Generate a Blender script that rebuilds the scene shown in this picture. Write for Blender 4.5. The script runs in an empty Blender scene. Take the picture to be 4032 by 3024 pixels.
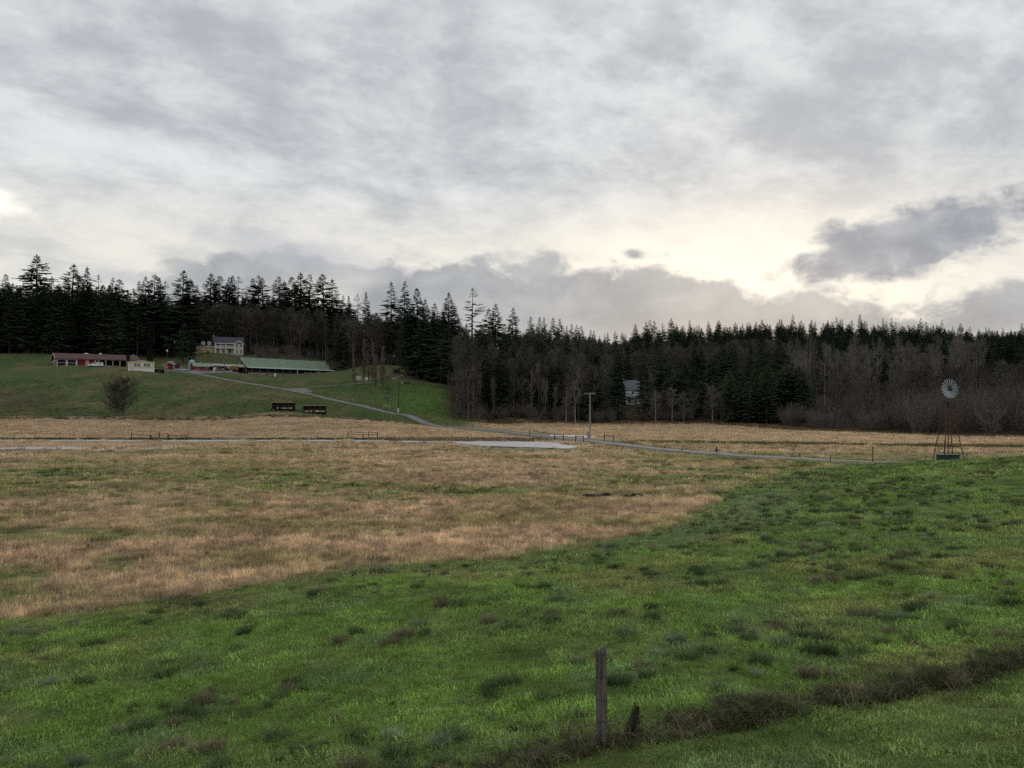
import bpy, bmesh, math, random
import numpy as np
from mathutils import Vector, Matrix

# ------------------------------------------------------------------ camera
F = 3134.0                      # focal length in photo pixels (4032 wide)
CAMZ = 7.0
PITCH = math.atan(71.0 / F)
sc = bpy.context.scene
COL = sc.collection
cam_d = bpy.data.cameras.new('camera')
cam_d.sensor_width = 36.0
cam_d.lens = 36.0 * F / 4032.0
cam_d.clip_start = 0.1
cam_d.clip_end = 12000
cam = bpy.data.objects.new('camera', cam_d)
cam.location = (0, 0, CAMZ)
cam.rotation_euler = (math.radians(90) + PITCH, 0, 0)
COL.objects.link(cam)
sc.camera = cam

# ------------------------------------------------------------------ render / exposure
sc.view_settings.view_transform = 'Standard'
sc.view_settings.look = 'None'
sc.view_settings.gamma = 1.0
sc.view_settings.exposure = 0.42
sc.view_settings.use_curve_mapping = False
sc.render.engine = 'CYCLES'
sc.cycles.max_bounces = 6
sc.cycles.diffuse_bounces = 4
sc.cycles.adaptive_threshold = 0.015
sc.cycles.glossy_bounces = 2
sc.cycles.transparent_max_bounces = 4
sc.cycles.sample_clamp_indirect = 2.0
sc.cycles.sample_clamp_direct = 4.0
sc.cycles.use_denoising = False

# ------------------------------------------------------------------ world: overcast evening sky
SUN_AZ = math.radians(16.3)
SUN_EL = math.radians(10.0)
world = bpy.data.worlds.new('World')
sc.world = world
world.use_nodes = True
wt = world.node_tree
wt.nodes.clear()
WN, WL = wt.nodes, wt.links

def wmath(op, a, b=None, c=None, clamp=False):
    n = WN.new('ShaderNodeMath'); n.operation = op; n.use_clamp = clamp
    for i, v in enumerate((a, b, c)):
        if v is None: continue
        if isinstance(v, (int, float)): n.inputs[i].default_value = v
        else: WL.new(v, n.inputs[i])
    return n.outputs[0]

def wsmooth(x, lo, hi):
    n = WN.new('ShaderNodeMapRange'); n.interpolation_type = 'SMOOTHSTEP'
    WL.new(x, n.inputs['Value'])
    for k, v in (('From Min', lo), ('From Max', hi)):
        if isinstance(v, (int, float)): n.inputs[k].default_value = v
        else: WL.new(v, n.inputs[k])
    n.inputs['To Min'].default_value = 0.0; n.inputs['To Max'].default_value = 1.0
    return n.outputs[0]

def wmix(fac, a, b):
    n = WN.new('ShaderNodeMix'); n.data_type = 'RGBA'
    if isinstance(fac, (int, float)): n.inputs[0].default_value = fac
    else: WL.new(fac, n.inputs[0])
    for i, v in ((6, a), (7, b)):
        if isinstance(v, tuple): n.inputs[i].default_value = (*v, 1)
        else: WL.new(v, n.inputs[i])
    return n.outputs[2]

def wnoise(vec, scale, detail=5, rough=0.55, dist=0.0):
    n = WN.new('ShaderNodeTexNoise'); n.inputs['Scale'].default_value = scale
    n.inputs['Detail'].default_value = detail; n.inputs['Roughness'].default_value = rough
    n.inputs['Distortion'].default_value = dist
    WL.new(vec, n.inputs['Vector'])
    return n.outputs['Fac']

def wcomb(x, y, z=0.0):
    n = WN.new('ShaderNodeCombineXYZ')
    for i, v in enumerate((x, y, z)):
        if isinstance(v, (int, float)): n.inputs[i].default_value = v
        else: WL.new(v, n.inputs[i])
    return n.outputs[0]

tc = WN.new('ShaderNodeTexCoord')
sep = WN.new('ShaderNodeSeparateXYZ'); WL.new(tc.outputs['Generated'], sep.inputs[0])
dx, dy, dz = sep.outputs
AZ = wmath('ARCTAN2', dx, dy)                 # 0 straight ahead, positive to the right
EL = wmath('ARCSINE', dz)
ELD = wmath('MULTIPLY', EL, 57.29578)
# cloud deck seen in perspective: direction cut with a flat layer overhead
hz = wmath('ADD', wmath('MAXIMUM', dz, 0.0), 0.26)
pu = wmath('DIVIDE', dx, hz); pv = wmath('DIVIDE', dy, hz)
# streaks drift from lower left to upper right
ca, sa = math.cos(math.radians(38)), math.sin(math.radians(38))
su = wmath('ADD', wmath('MULTIPLY', pu, ca), wmath('MULTIPLY', pv, sa))
sv = wmath('SUBTRACT', wmath('MULTIPLY', pv, ca), wmath('MULTIPLY', pu, sa))
deck = wcomb(wmath('MULTIPLY', su, 0.95), wmath('MULTIPLY', sv, 1.5), 3.7)
n_big = wnoise(deck, 1.1, 4, 0.5, 0.15)
n_mid = wnoise(deck, 3.2, 9, 0.64, 0.2)
n_puff = wnoise(wcomb(pu, pv, 9.1), 7.0, 8, 0.62, 0.15)
dens = wmath('ADD', wmath('ADD', wmath('MULTIPLY', n_big, 0.32), wmath('MULTIPLY', n_mid, 0.36)), wmath('MULTIPLY', n_puff, 0.32))
dens = wsmooth(dens, 0.39, 0.62)
deck_col = wmix(dens, (0.345, 0.363, 0.391), (0.60, 0.612, 0.62))
# the deck is cooler high up and turns warm towards the horizon it lets light in from
warm = wsmooth(ELD, 16.0, 9.5)
side = wsmooth(AZ, -1.6, 0.25)
warm = wmath('MULTIPLY', warm, wmath('MULTIPLY_ADD', side, 0.35, 0.65))
deck_col = wmix(wmath('MULTIPLY', warm, wmath('MULTIPLY_ADD', dens, 0.45, 0.5)), deck_col, (0.67, 0.64, 0.57))
# low cloud bank along the horizon, its top edge ragged
band_vec = wcomb(wmath('MULTIPLY', AZ, 9.0), wmath('MULTIPLY', EL, 17.0), 1.3)
nb = wnoise(band_vec, 1.0, 9, 0.6, 0.2)
nc = wnoise(wcomb(wmath('MULTIPLY', AZ, 24.0), wmath('MULTIPLY', EL, 36.0), 5.3), 1.0, 9, 0.58, 0.2)
nb2 = wnoise(wcomb(wmath('MULTIPLY', AZ, 3.5), wmath('MULTIPLY', EL, 5.0), 7.7), 1.0, 3, 0.5, 0.0)
cur = WN.new('ShaderNodeFloatCurve')
cm = cur.mapping.curves[0]
cpts = [(-180, 9.6), (-60, 9.2), (-40, 8.6), (-33, 8.0), (-27, 8.6), (-22, 10.0), (-16, 10.6), (-9, 10.5), (-5, 10.6), (0, 9.7), (5, 10.3), (10, 10.0), (13, 9.3), (16, 8.2), (20, 7.4), (24, 7.0), (33, 7.3), (45, 7.6), (80, 9.0), (180, 9.6)]
while len(cm.points) < len(cpts): cm.points.new(0.5, 0.5)
for p, (a, e) in zip(cm.points, cpts):
    p.location = ((a + 180) / 360.0, e / 20.0)
cur.mapping.update()
WL.new(wmath('MULTIPLY_ADD', AZ, 57.29578 / 360.0, 0.5), cur.inputs['Value'])
edge = wmath('MULTIPLY', cur.outputs[0], 20.0)
lo_d = wmath('SUBTRACT', edge, ELD)
lo_d = wmath('ADD', lo_d, wmath('MULTIPLY', wmath('SUBTRACT', nb, 0.5), 7.0))
lo_d = wmath('ADD', lo_d, wmath('MULTIPLY', wmath('SUBTRACT', nc, 0.5), 3.5))
low = wsmooth(lo_d, -0.35, 1.1)
low_thin = wmath('MULTIPLY', low, wsmooth(wmath('SUBTRACT', nb2, wmath('MULTIPLY', wsmooth(AZ, -0.35, -0.6), 0.17)), 0.26, 0.46))
low_col = wmix(wsmooth(nb, 0.3, 0.7), (0.205, 0.222, 0.255), (0.34, 0.352, 0.372))
low_col = wmix(wsmooth(ELD, 5.0, 1.0), low_col, (0.385, 0.39, 0.405))

def blob(azd, eld, ra, re, tilt, soft=0.35, nz=0.9):
    t = math.radians(tilt)
    a = wmath('SUBTRACT', wmath('MULTIPLY', AZ, 57.29578), azd)
    e = wmath('SUBTRACT', ELD, eld)
    x = wmath('ADD', wmath('MULTIPLY', a, math.cos(t) / ra), wmath('MULTIPLY', e, math.sin(t) / ra))
    y = wmath('SUBTRACT', wmath('MULTIPLY', e, math.cos(t) / re), wmath('MULTIPLY', a, math.sin(t) / re))
    d = wmath('SQRT', wmath('ADD', wmath('MULTIPLY', x, x), wmath('MULTIPLY', y, y)))
    d = wmath('ADD', d, wmath('MULTIPLY', wmath('SUBTRACT', nc, 0.5), nz))
    return wsmooth(d, 1.0 + soft * 0.3, 1.0 - soft)

GRN = wmix(wsmooth(nc, 0.30, 0.72), (0.195, 0.217, 0.264), (0.315, 0.335, 0.375))
sky = deck_col
# glow where the sun stands behind the cloud
ga = wmath('SUBTRACT', AZ, SUN_AZ); ge = wmath('SUBTRACT', EL, math.radians(8.6))
gd = wmath('ADD', wmath('MULTIPLY', wmath('MULTIPLY', ga, ga), 18.0), wmath('MULTIPLY', wmath('MULTIPLY', ge, ge), 150.0))
glow = wmath('EXPONENT', wmath('MULTIPLY', gd, -1.0))
sky = wmix(wmath('MULTIPLY', glow, 0.5), sky, (0.98, 0.90, 0.75))
sky = wmix(wmath('MULTIPLY', blob(-33.2, 11.9, 2.3, 1.0, 0, 0.8, 2.2), 0.8), sky, (0.98, 0.93, 0.82))
sky = wmix(wmath('MULTIPLY', low_thin, 0.93), sky, low_col)
sky = wmix(wmath('MULTIPLY', blob(26.2, 10.2, 7.8, 2.4, 9, 0.35, 1.25), 0.97), sky, GRN)
sky = wmix(wmath('MULTIPLY', blob(8.7, 10.55, 1.0, 0.42, -6, 0.9, 2.4), 0.85), sky, GRN)
sky = wmix(wmath('MULTIPLY', blob(-16.5, 10.6, 8.5, 1.15, -9, 0.8, 1.6), 0.55), sky, (0.36, 0.375, 0.42))
sky = wmix(wmath('MULTIPLY', blob(-26.5, 8.0, 2.2, 0.6, 0, 0.7, 1.4), 0.6), sky, (0.42, 0.43, 0.46))
nis = WN.new('ShaderNodeTexSky'); nis.sky_type = 'NISHITA'; nis.sun_disc = False
nis.sun_elevation = SUN_EL; nis.sun_rotation = SUN_AZ
bg_a = WN.new('ShaderNodeBackground'); bg_a.inputs['Strength'].default_value = 0.08
WL.new(nis.outputs[0], bg_a.inputs['Color'])
bg_b = WN.new('ShaderNodeBackground'); bg_b.inputs['Strength'].default_value = 1.0
WL.new(sky, bg_b.inputs['Color'])
mxs = WN.new('ShaderNodeMixShader'); mxs.inputs[0].default_value = 0.96
WL.new(bg_a.outputs[0], mxs.inputs[1]); WL.new(bg_b.outputs[0], mxs.inputs[2])
wo = WN.new('ShaderNodeOutputWorld'); WL.new(mxs.outputs[0], wo.inputs['Surface'])
world.cycles.sampling_method = 'MANUAL'
world.cycles.sample_map_resolution = 512

# ------------------------------------------------------------------ sun, veiled by cloud
sun_d = bpy.data.lights.new('sun', 'SUN')
sun_d.energy = 1.2
sun_d.angle = math.radians(14)
sun_d.color = (1.0, 0.93, 0.82)
sun = bpy.data.objects.new('sun', sun_d)
sdir = Vector((math.sin(SUN_AZ) * math.cos(SUN_EL), math.cos(SUN_AZ) * math.cos(SUN_EL), math.sin(SUN_EL)))
sun.rotation_euler = sdir.to_track_quat('Z', 'Y').to_euler()
sun.location = (60, 200, 60)
COL.objects.link(sun)

# ------------------------------------------------------------------ helpers
def PX(px, D):                       # world x of a photo column at depth D
    return (px - 2016.0) / F * D / math.cos(PITCH)
def PZ(py, D):                       # world z of a photo row at depth D
    v = (1512.0 - py) / F
    cp, sp = math.cos(PITCH), math.sin(PITCH)
    return CAMZ + (sp + v * cp) / (cp - v * sp) * D
def proj(x, y, z):
    cp, sp = math.cos(PITCH), math.sin(PITCH)
    dzz = z - CAMZ
    dep = y * cp + dzz * sp
    up = -y * sp + dzz * cp
    dep = np.maximum(dep, 0.05)
    return 2016.0 + F * x / dep, 1512.0 - F * up / dep

_perm = np.random.RandomState(5).rand(256, 256)
def vnoise(x, y):
    x = np.asarray(x, float); y = np.asarray(y, float)
    xi = np.floor(x).astype(int); yi = np.floor(y).astype(int)
    fx = x - xi; fy = y - yi
    fx = fx * fx * (3 - 2 * fx); fy = fy * fy * (3 - 2 * fy)
    g = lambda a, b: _perm[a & 255, b & 255]
    return (g(xi, yi) * (1 - fx) + g(xi + 1, yi) * fx) * (1 - fy) + (g(xi, yi + 1) * (1 - fx) + g(xi + 1, yi + 1) * fx) * fy
def fbm(x, y, o=4):
    s = 0; a = 0.5; t = 0
    for i in range(o):
        s = s + a * vnoise(x * 2 ** i + 17.3 * i, y * 2 ** i - 9.1 * i); t += a; a *= 0.5
    return s / t
def sstep(a, b, x):
    t = np.clip((x - a) / (b - a), 0, 1)
    return t * t * (3 - 2 * t)

# ------------------------------------------------------------------ terrain height
FOOT = np.array([(-200, -40), (-80, 2), (-40, 15), (-16.3, 25.3), (-11.9, 28.6), (-6.5, 32.8), (-1.6, 34.5), (1.5, 37.4), (6.1, 41.3),
                 (11.3, 49.7), (15.8, 58.7), (25.1, 76), (38, 86), (60, 90), (95, 90), (150, 70), (260, 0)], float)
def hill_s(x, y):
    """signed distance to the foot of the near slope, positive up the slope"""
    best = np.full(np.shape(x), 1e9); sg = np.ones(np.shape(x))
    for (ax, ay), (bx, by) in zip(FOOT[:-1], FOOT[1:]):
        ex, ey = bx - ax, by - ay; L2 = ex * ex + ey * ey
        t = np.clip(((x - ax) * ex + (y - ay) * ey) / L2, 0, 1)
        qx, qy = x - ax - t * ex, y - ay - t * ey
        d = np.sqrt(qx * qx + qy * qy)
        cr = -(ex * (y - ay) - ey * (x - ax))
        m = d < best
        best = np.where(m, d, best); sg = np.where(m, np.sign(cr), sg)
    return best * sg

CTRL = []
for px, py, D in [
    (-700, 1645, 215), (0, 1642, 215), (500, 1643, 215), (900, 1646, 212), (1400, 1652, 212),
    (1117, 1620, 221), (1240, 1626, 221),
    (-700, 1560, 255), (0, 1560, 255), (300, 1560, 258), (700, 1560, 258), (1000, 1560, 262),
    (-700, 1490, 290), (0, 1500, 290), (300, 1478, 303), (560, 1464, 300), (700, 1476, 312),
    (-700, 1430, 330), (0, 1430, 338), (150, 1441, 340), (222, 1441, 335), (375, 1444, 324), (546, 1447, 353),
    (640, 1456, 335), (760, 1461, 345), (900, 1465, 350), (955, 1468, 358), (1304, 1476, 400), (1130, 1473, 378),
    (1000, 1482, 340), (1200, 1500, 328), (1350, 1512, 318),
    (850, 1390, 430), (950, 1397, 436), (700, 1402, 428), (1100, 1406, 432), (1250, 1422, 430), (780, 1425, 392), (600, 1420, 400),
    (-700, 1400, 370), (0, 1402, 362), (200, 1392, 375), (400, 1392, 400),
    # the drive
    (2055, 1707, 176), (1852, 1688, 196), (1671, 1662, 225), (1558, 1628, 246), (1400, 1594, 263), (1201, 1550, 286), (1129, 1533, 296),
    (984, 1511, 309), (839, 1485, 321),
    # knoll right of the drive
    (1430, 1492, 345), (1562, 1472, 355), (1450, 1442, 388), (1650, 1492, 338), (1600, 1513, 312), (1600, 1560, 285), (1600, 1602, 263),
    (1700, 1640, 240), (1568, 1622, 251), (1760, 1518, 308), (1790, 1590, 275), (1450, 1560, 288),
    (1850, 1652, 262), (2100, 1651, 268), (2400, 1656, 272), (2480, 1612, 300), (2490, 1592, 325), (2700, 1661, 262), (2900, 1669, 238),
    (3200, 1693, 210), (3600, 1714, 178), (4032, 1723, 163), (4700, 1723, 158)]:
    CTRL.append((PX(px, D), D, PZ(py, D)))
for px, D, z in [(-700, 450, 40), (0, 450, 38), (500, 460, 40), (900, 475, 42), (1300, 470, 36), (1600, 450, 28), (0, 560, 46), (900, 560, 46), (1600, 560, 38), (-1500, 400, 34), (-1500, 250, 14), (-1500, 180, 2),
                 (1700, 360, 18), (1900, 320, 9), (2000, 360, 15), (2000, 450, 25), (2000, 620, 38), (2400, 400, 15), (2350, 520, 28), (2350, 700, 37),
                 (2700, 330, 8), (2700, 450, 24), (2700, 650, 48), (2700, 820, 52), (3300, 260, 3), (3300, 420, 21), (3300, 650, 46), (3300, 820, 52),
                 (4032, 210, 2), (4032, 400, 19), (4032, 650, 44), (4032, 820, 50), (4900, 210, 2), (4900, 400, 18), (4900, 650, 42), (4900, 850, 50)]:
    CTRL.append((PX(px, D), D, z))
for x in (-160, -110, -70, -35, -5, 25, 60, 100, 150):
    for y in (15, 50, 90, 118): CTRL.append((x, y, 0.0))
for x in (-125, -95, -65, -35, -12, 6, 40, 75, 110): CTRL.append((x, 143, 0.0))
for x, y in ((40, 180), (75, 175), (20, 205), (100, 150)): CTRL.append((x, y, 0.1))
for x, y, z in [(-600, -400, 0), (600, -400, 0), (0, -300, 0), (-900, 200, 15), (900, 300, 15), (-700, 900, 50), (0, 1300, 50), (800, 1100, 50), (-2500, 2500, 50), (2500, 2500, 50), (0, 3000, 50), (-2500, -1500, 0), (2500, -1500, 0)]:
    CTRL.append((x, y, z))
CTRL = np.array(CTRL)
_C2 = 12.0 ** 2
def _kern(ax, ay, bx, by):
    return -np.sqrt((ax[:, None] - bx[None]) ** 2 + (ay[:, None] - by[None]) ** 2 + _C2)
def _fit():
    n = len(CTRL); X, Y, Z = CTRL.T
    A = np.zeros((n + 3, n + 3)); A[:n, :n] = _kern(X, Y, X, Y) - np.eye(n) * 0.6
    A[:n, n] = 1; A[:n, n + 1] = X; A[:n, n + 2] = Y; A[n:, :n] = A[:n, n:].T
    return np.linalg.solve(A, np.concatenate([Z, np.zeros(3)]))
_W = _fit()
def ground(x, y):
    x = np.atleast_1d(np.asarray(x, float)); y = np.atleast_1d(np.asarray(y, float))
    sh = x.shape; x = x.ravel(); y = y.ravel()
    z = np.empty(len(x)); n = len(CTRL)
    for i in range(0, len(x), 20000):
        xs, ys = x[i:i + 20000], y[i:i + 20000]
        z[i:i + 20000] = _kern(xs, ys, CTRL[:, 0], CTRL[:, 1]) @ _W[:n] + _W[n] + _W[n + 1] * xs + _W[n + 2] * ys
    s = hill_s(x, y)
    # near slope: eases out of the flat, then climbs evenly
    h = 0.126 * (np.sqrt(s * s + 9.0) + s) * 0.5
    h = np.where(s > 42, 0.126 * (42 + (s - 42) * 0.3), h)
    near = 1 - sstep(140, 220, y)
    z = z + h * near
    z = z + (fbm(x / 9.0, y / 9.0, 3) - 0.5) * 0.35 * sstep(2, 12, s) * near
    z = z + (fbm(x / 14.0 + 40, y / 14.0, 3) - 0.5) * 0.9 * sstep(216, 250, y)
    r = np.hypot(x, y)
    z = z + (fbm(x / 0.9 + 11, y / 0.9, 2) - 0.5) * 0.17 * (1 - sstep(40, 90, r))
    z = z + (fbm(x / 3.3, y / 3.3 + 7, 2) - 0.5) * 0.16 * (1 - sstep(120, 210, r)) 
    return z.reshape(sh)
def gz(x, y): return float(ground(x, y)[0])
def GP(px, D):
    x = PX(px, D); return Vector((x, D, gz(x, D)))

# ------------------------------------------------------------------ zones: what grows where (real colour of the cover)
def lin(r, g, b):
    f = lambda c: (c / 255 / 12.92) if c <= 10 else ((c / 255 + 0.055) / 1.055) ** 2.4
    return np.array([f(r), f(g), f(b)])
C_GREEN = np.array([0.148, 0.204, 0.063]); C_LUSH = np.array([0.147, 0.226, 0.055]); C_BLUE = np.array([0.126, 0.185, 0.090])
C_TAN = np.array([0.465, 0.345, 0.228]); C_STRAW = np.array([0.49, 0.378, 0.242]); C_OLIVE = np.array([0.27, 0.24, 0.10]); C_BROWN = np.array([0.27, 0.19, 0.13])
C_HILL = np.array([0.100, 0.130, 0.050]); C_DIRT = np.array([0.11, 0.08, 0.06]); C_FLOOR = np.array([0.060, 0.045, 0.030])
def mixc(a, b, t): return a * (1 - t[:, None]) + b * t[:, None]
def zone(x, y, z):
    """albedo of the ground cover and a tanness value"""
    x = np.asarray(x, float); y = np.asarray(y, float)
    px, py = proj(x, y, z)
    s = hill_s(x, y) + (fbm(x / 2.2, y / 2.2, 3) - 0.5) * 4.5 + (fbm(x / 8, y / 8, 2) - 0.5) * 4.5
    n1 = fbm(x / 7.0, y / 4.0, 4); n2 = fbm(x / 22.0 + 5, y / 9.0 + 3, 4); n3 = fbm(x / 1.6, y / 1.6, 3); n4 = fbm(x / 40 + 9, y / 13 + 2, 3)
    n = len(x)
    # flat meadow: dead grass with greener swales
    c = np.tile(C_TAN, (n, 1))
    c = mixc(c, C_STRAW, sstep(0.45, 0.65, n3))
    c = mixc(c, C_BROWN, sstep(0.50, 0.68, n1) * 0.5)
    c = mixc(c, C_OLIVE, sstep(0.47, 0.66, fbm(x / 11 + 70, y / 5 + 31, 4)) * 0.6 * (1 - 0.8 * sstep(120, 146, y)))
    g = sstep(0.50, 0.68, n2) * 0.9
    g = np.maximum(g, np.exp(-((py - 2000 - (px - 800) * -0.05) / 26.0) ** 2) * sstep(1800, 1500, px) * sstep(0.38, 0.6, n1))
    g = np.maximum(g, sstep(0.36, 0.6, n2 * 0.5 + n1 * 0.5) * sstep(650, 300, px) * sstep(1790, 1830, py) * sstep(2010, 1900, py))
    g = np.maximum(g, sstep(2150, 2500, px) * sstep(1775, 1800, py) * sstep(1960, 1900, py) * sstep(0.35, 0.6, n1 * 0.6 + n4 * 0.4))
    g = np.maximum(g, sstep(700, 500, px) * sstep(2140, 2240, py) * sstep(0.42, 0.62, n1) * 0.9)
    far_field = sstep(128, 146, y)
    g = g * (1 - far_field * 0.85)
    swale = np.exp(-((y - 150) / 4.0) ** 2) * (x < 8) + np.exp(-((y - (143 - (x - 15) * 0.35)) / 5.0) ** 2) * (x > 15) * 0.9
    g = np.maximum(g, swale * sstep(0.3, 0.55, n1))
    c = mixc(c, np.array([0.22, 0.215, 0.085]), np.clip(g, 0, 1) * 0.65)
    c = mixc(c, C_GREEN, np.clip(g * sstep(0.45, 0.62, n3), 0, 1) * 0.8)
    tan = 1 - np.clip(g, 0, 1) * 0.7
    # left hill pasture
    hz_ = sstep(211, 218, y + (n1 - 0.5) * 8) * sstep(1930, 1800, px)
    ch = np.tile(C_HILL, (n, 1))
    ch = mixc(ch, np.array([0.165, 0.150, 0.072]), sstep(0.46, 0.60, fbm(x / 16 + 3, y / 30, 4)) * 0.85)
    ch = mixc(ch, np.array([0.070, 0.112, 0.038]), sstep(0.48, 0.60, fbm(x / 13 + 50, y / 22, 4)) * 0.8)
    ch = mixc(ch, np.array([0.105, 0.175, 0.040]), np.exp(-((px - 1640) / 150) ** 2 - ((py - 1590) / 60) ** 2) * 0.85)
    ch = mixc(ch, np.array([0.105, 0.082, 0.05]), np.exp(-((px - 90) / 170) ** 2 - ((py - 1585) / 45) ** 2) * 0.7)
    ch = mixc(ch, np.array([0.10, 0.088, 0.05]), sstep(1380, 1345, py) * 0.0 + np.exp(-((px - 760) / 260) ** 2 - ((py - 1418) / 18) ** 2) * 0.6)
    ch = mixc(ch, np.array([0.135, 0.105, 0.080]), np.exp(-((px - 1640) / 110) ** 2 - ((py - 1488) / 16) ** 2) * 0.9)
    ch = mixc(ch, np.array([0.125, 0.10, 0.075]), np.exp(-((px - 1150) / 220) ** 2 - ((py - 1478) / 9) ** 2) * sstep(0.35, 0.6, n1) * 0.9)
    c = mixc(c, ch, hz_); tan = tan * (1 - hz_)
    # forest floor
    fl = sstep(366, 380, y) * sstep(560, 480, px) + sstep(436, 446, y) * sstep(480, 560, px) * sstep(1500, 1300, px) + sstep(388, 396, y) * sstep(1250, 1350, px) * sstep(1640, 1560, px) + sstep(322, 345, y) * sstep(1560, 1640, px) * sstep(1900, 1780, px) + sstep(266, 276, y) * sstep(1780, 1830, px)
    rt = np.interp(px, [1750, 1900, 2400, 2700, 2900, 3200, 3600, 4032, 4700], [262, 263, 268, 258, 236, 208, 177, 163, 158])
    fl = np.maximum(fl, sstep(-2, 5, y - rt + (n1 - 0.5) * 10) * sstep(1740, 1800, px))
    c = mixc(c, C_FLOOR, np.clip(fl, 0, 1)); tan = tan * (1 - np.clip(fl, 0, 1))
    # near slope
    gs = sstep(-0.6, 1.6, s) * (y < 130)
    cg = np.tile(C_GREEN, (n, 1))
    cg = mixc(cg, C_LUSH, sstep(0.42, 0.62, n1))
    cg = mixc(cg, C_BLUE, sstep(0.55, 0.7, n3) * 0.5)
    cg = mixc(cg, np.array([0.230, 0.215, 0.085]), sstep(0.52, 0.68, fbm(x / 3.1 + 30, y / 3.1, 4)) * 0.5)
    cg = mixc(cg, np.array([0.21, 0.175, 0.09]), sstep(8, 0, s) * sstep(0.46, 0.6, n3) * 0.5)
    cg = mixc(cg, C_BLUE, np.exp(-((s - 3.5) / 2.2) ** 2) * sstep(2200, 2600, px) * 0.55)
    c = mixc(c, cg, gs); tan = tan * (1 - gs)
    return c, tan, s

# ------------------------------------------------------------------ materials
MATS = {}
def nodes_of(m):
    m.use_nodes = True
    nt = m.node_tree; b = nt.nodes.get('Principled BSDF')
    return nt, b
def mat(name, color, rough=0.8, var=0.18, scale=6.0, bump=0.0, bscale=40.0, metal=0.0, spec=0.3, rnd=0.0, coat=0.0):
    """procedural surface: base colour broken up by noise (wear, grain), optional fine relief and per-object tint"""
    if name in MATS: return MATS[name]
    m = bpy.data.materials.new(name); nt, b = nodes_of(m)
    N, L = nt.nodes, nt.links
    t = N.new('ShaderNodeTexCoord')
    nz = N.new('ShaderNodeTexNoise'); nz.inputs['Scale'].default_value = scale; nz.inputs['Detail'].default_value = 5
    L.new(t.outputs['Object'], nz.inputs['Vector'])
    cr = N.new('ShaderNodeMapRange'); cr.inputs['From Min'].default_value = 0.25; cr.inputs['From Max'].default_value = 0.75
    cr.inputs['To Min'].default_value = 1 - var; cr.inputs['To Max'].default_value = 1 + var
    L.new(nz.outputs['Fac'], cr.inputs['Value'])
    val = cr.outputs[0]
    if rnd:
        oi = N.new('ShaderNodeObjectInfo')
        r = N.new('ShaderNodeMapRange'); r.inputs['To Min'].default_value = 1 - rnd; r.inputs['To Max'].default_value = 1 + rnd
        L.new(oi.outputs['Random'], r.inputs['Value'])
        mm = N.new('ShaderNodeMath'); mm.operation = 'MULTIPLY'; L.new(val, mm.inputs[0]); L.new(r.outputs[0], mm.inputs[1]); val = mm.outputs[0]
    mx = N.new('ShaderNodeVectorMath'); mx.operation = 'SCALE'; mx.inputs[0].default_value = color
    L.new(val, mx.inputs['Scale'])
    L.new(mx.outputs[0], b.inputs['Base Color'])
    b.inputs['Roughness'].default_value = rough; b.inputs['Metallic'].default_value = metal
    b.inputs['Specular IOR Level'].default_value = spec
    if coat: b.inputs['Coat Weight'].default_value = coat
    if bump:
        bn = N.new('ShaderNodeTexNoise'); bn.inputs['Scale'].default_value = bscale; bn.inputs['Detail'].default_value = 4
        L.new(t.outputs['Object'], bn.inputs['Vector'])
        bp = N.new('ShaderNodeBump'); bp.inputs['Strength'].default_value = bump; bp.inputs['Distance'].default_value = 0.05
        L.new(bn.outputs['Fac'], bp.inputs['Height']); L.new(bp.outputs[0], b.inputs['Normal'])
    MATS[name] = m
    return m

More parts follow.
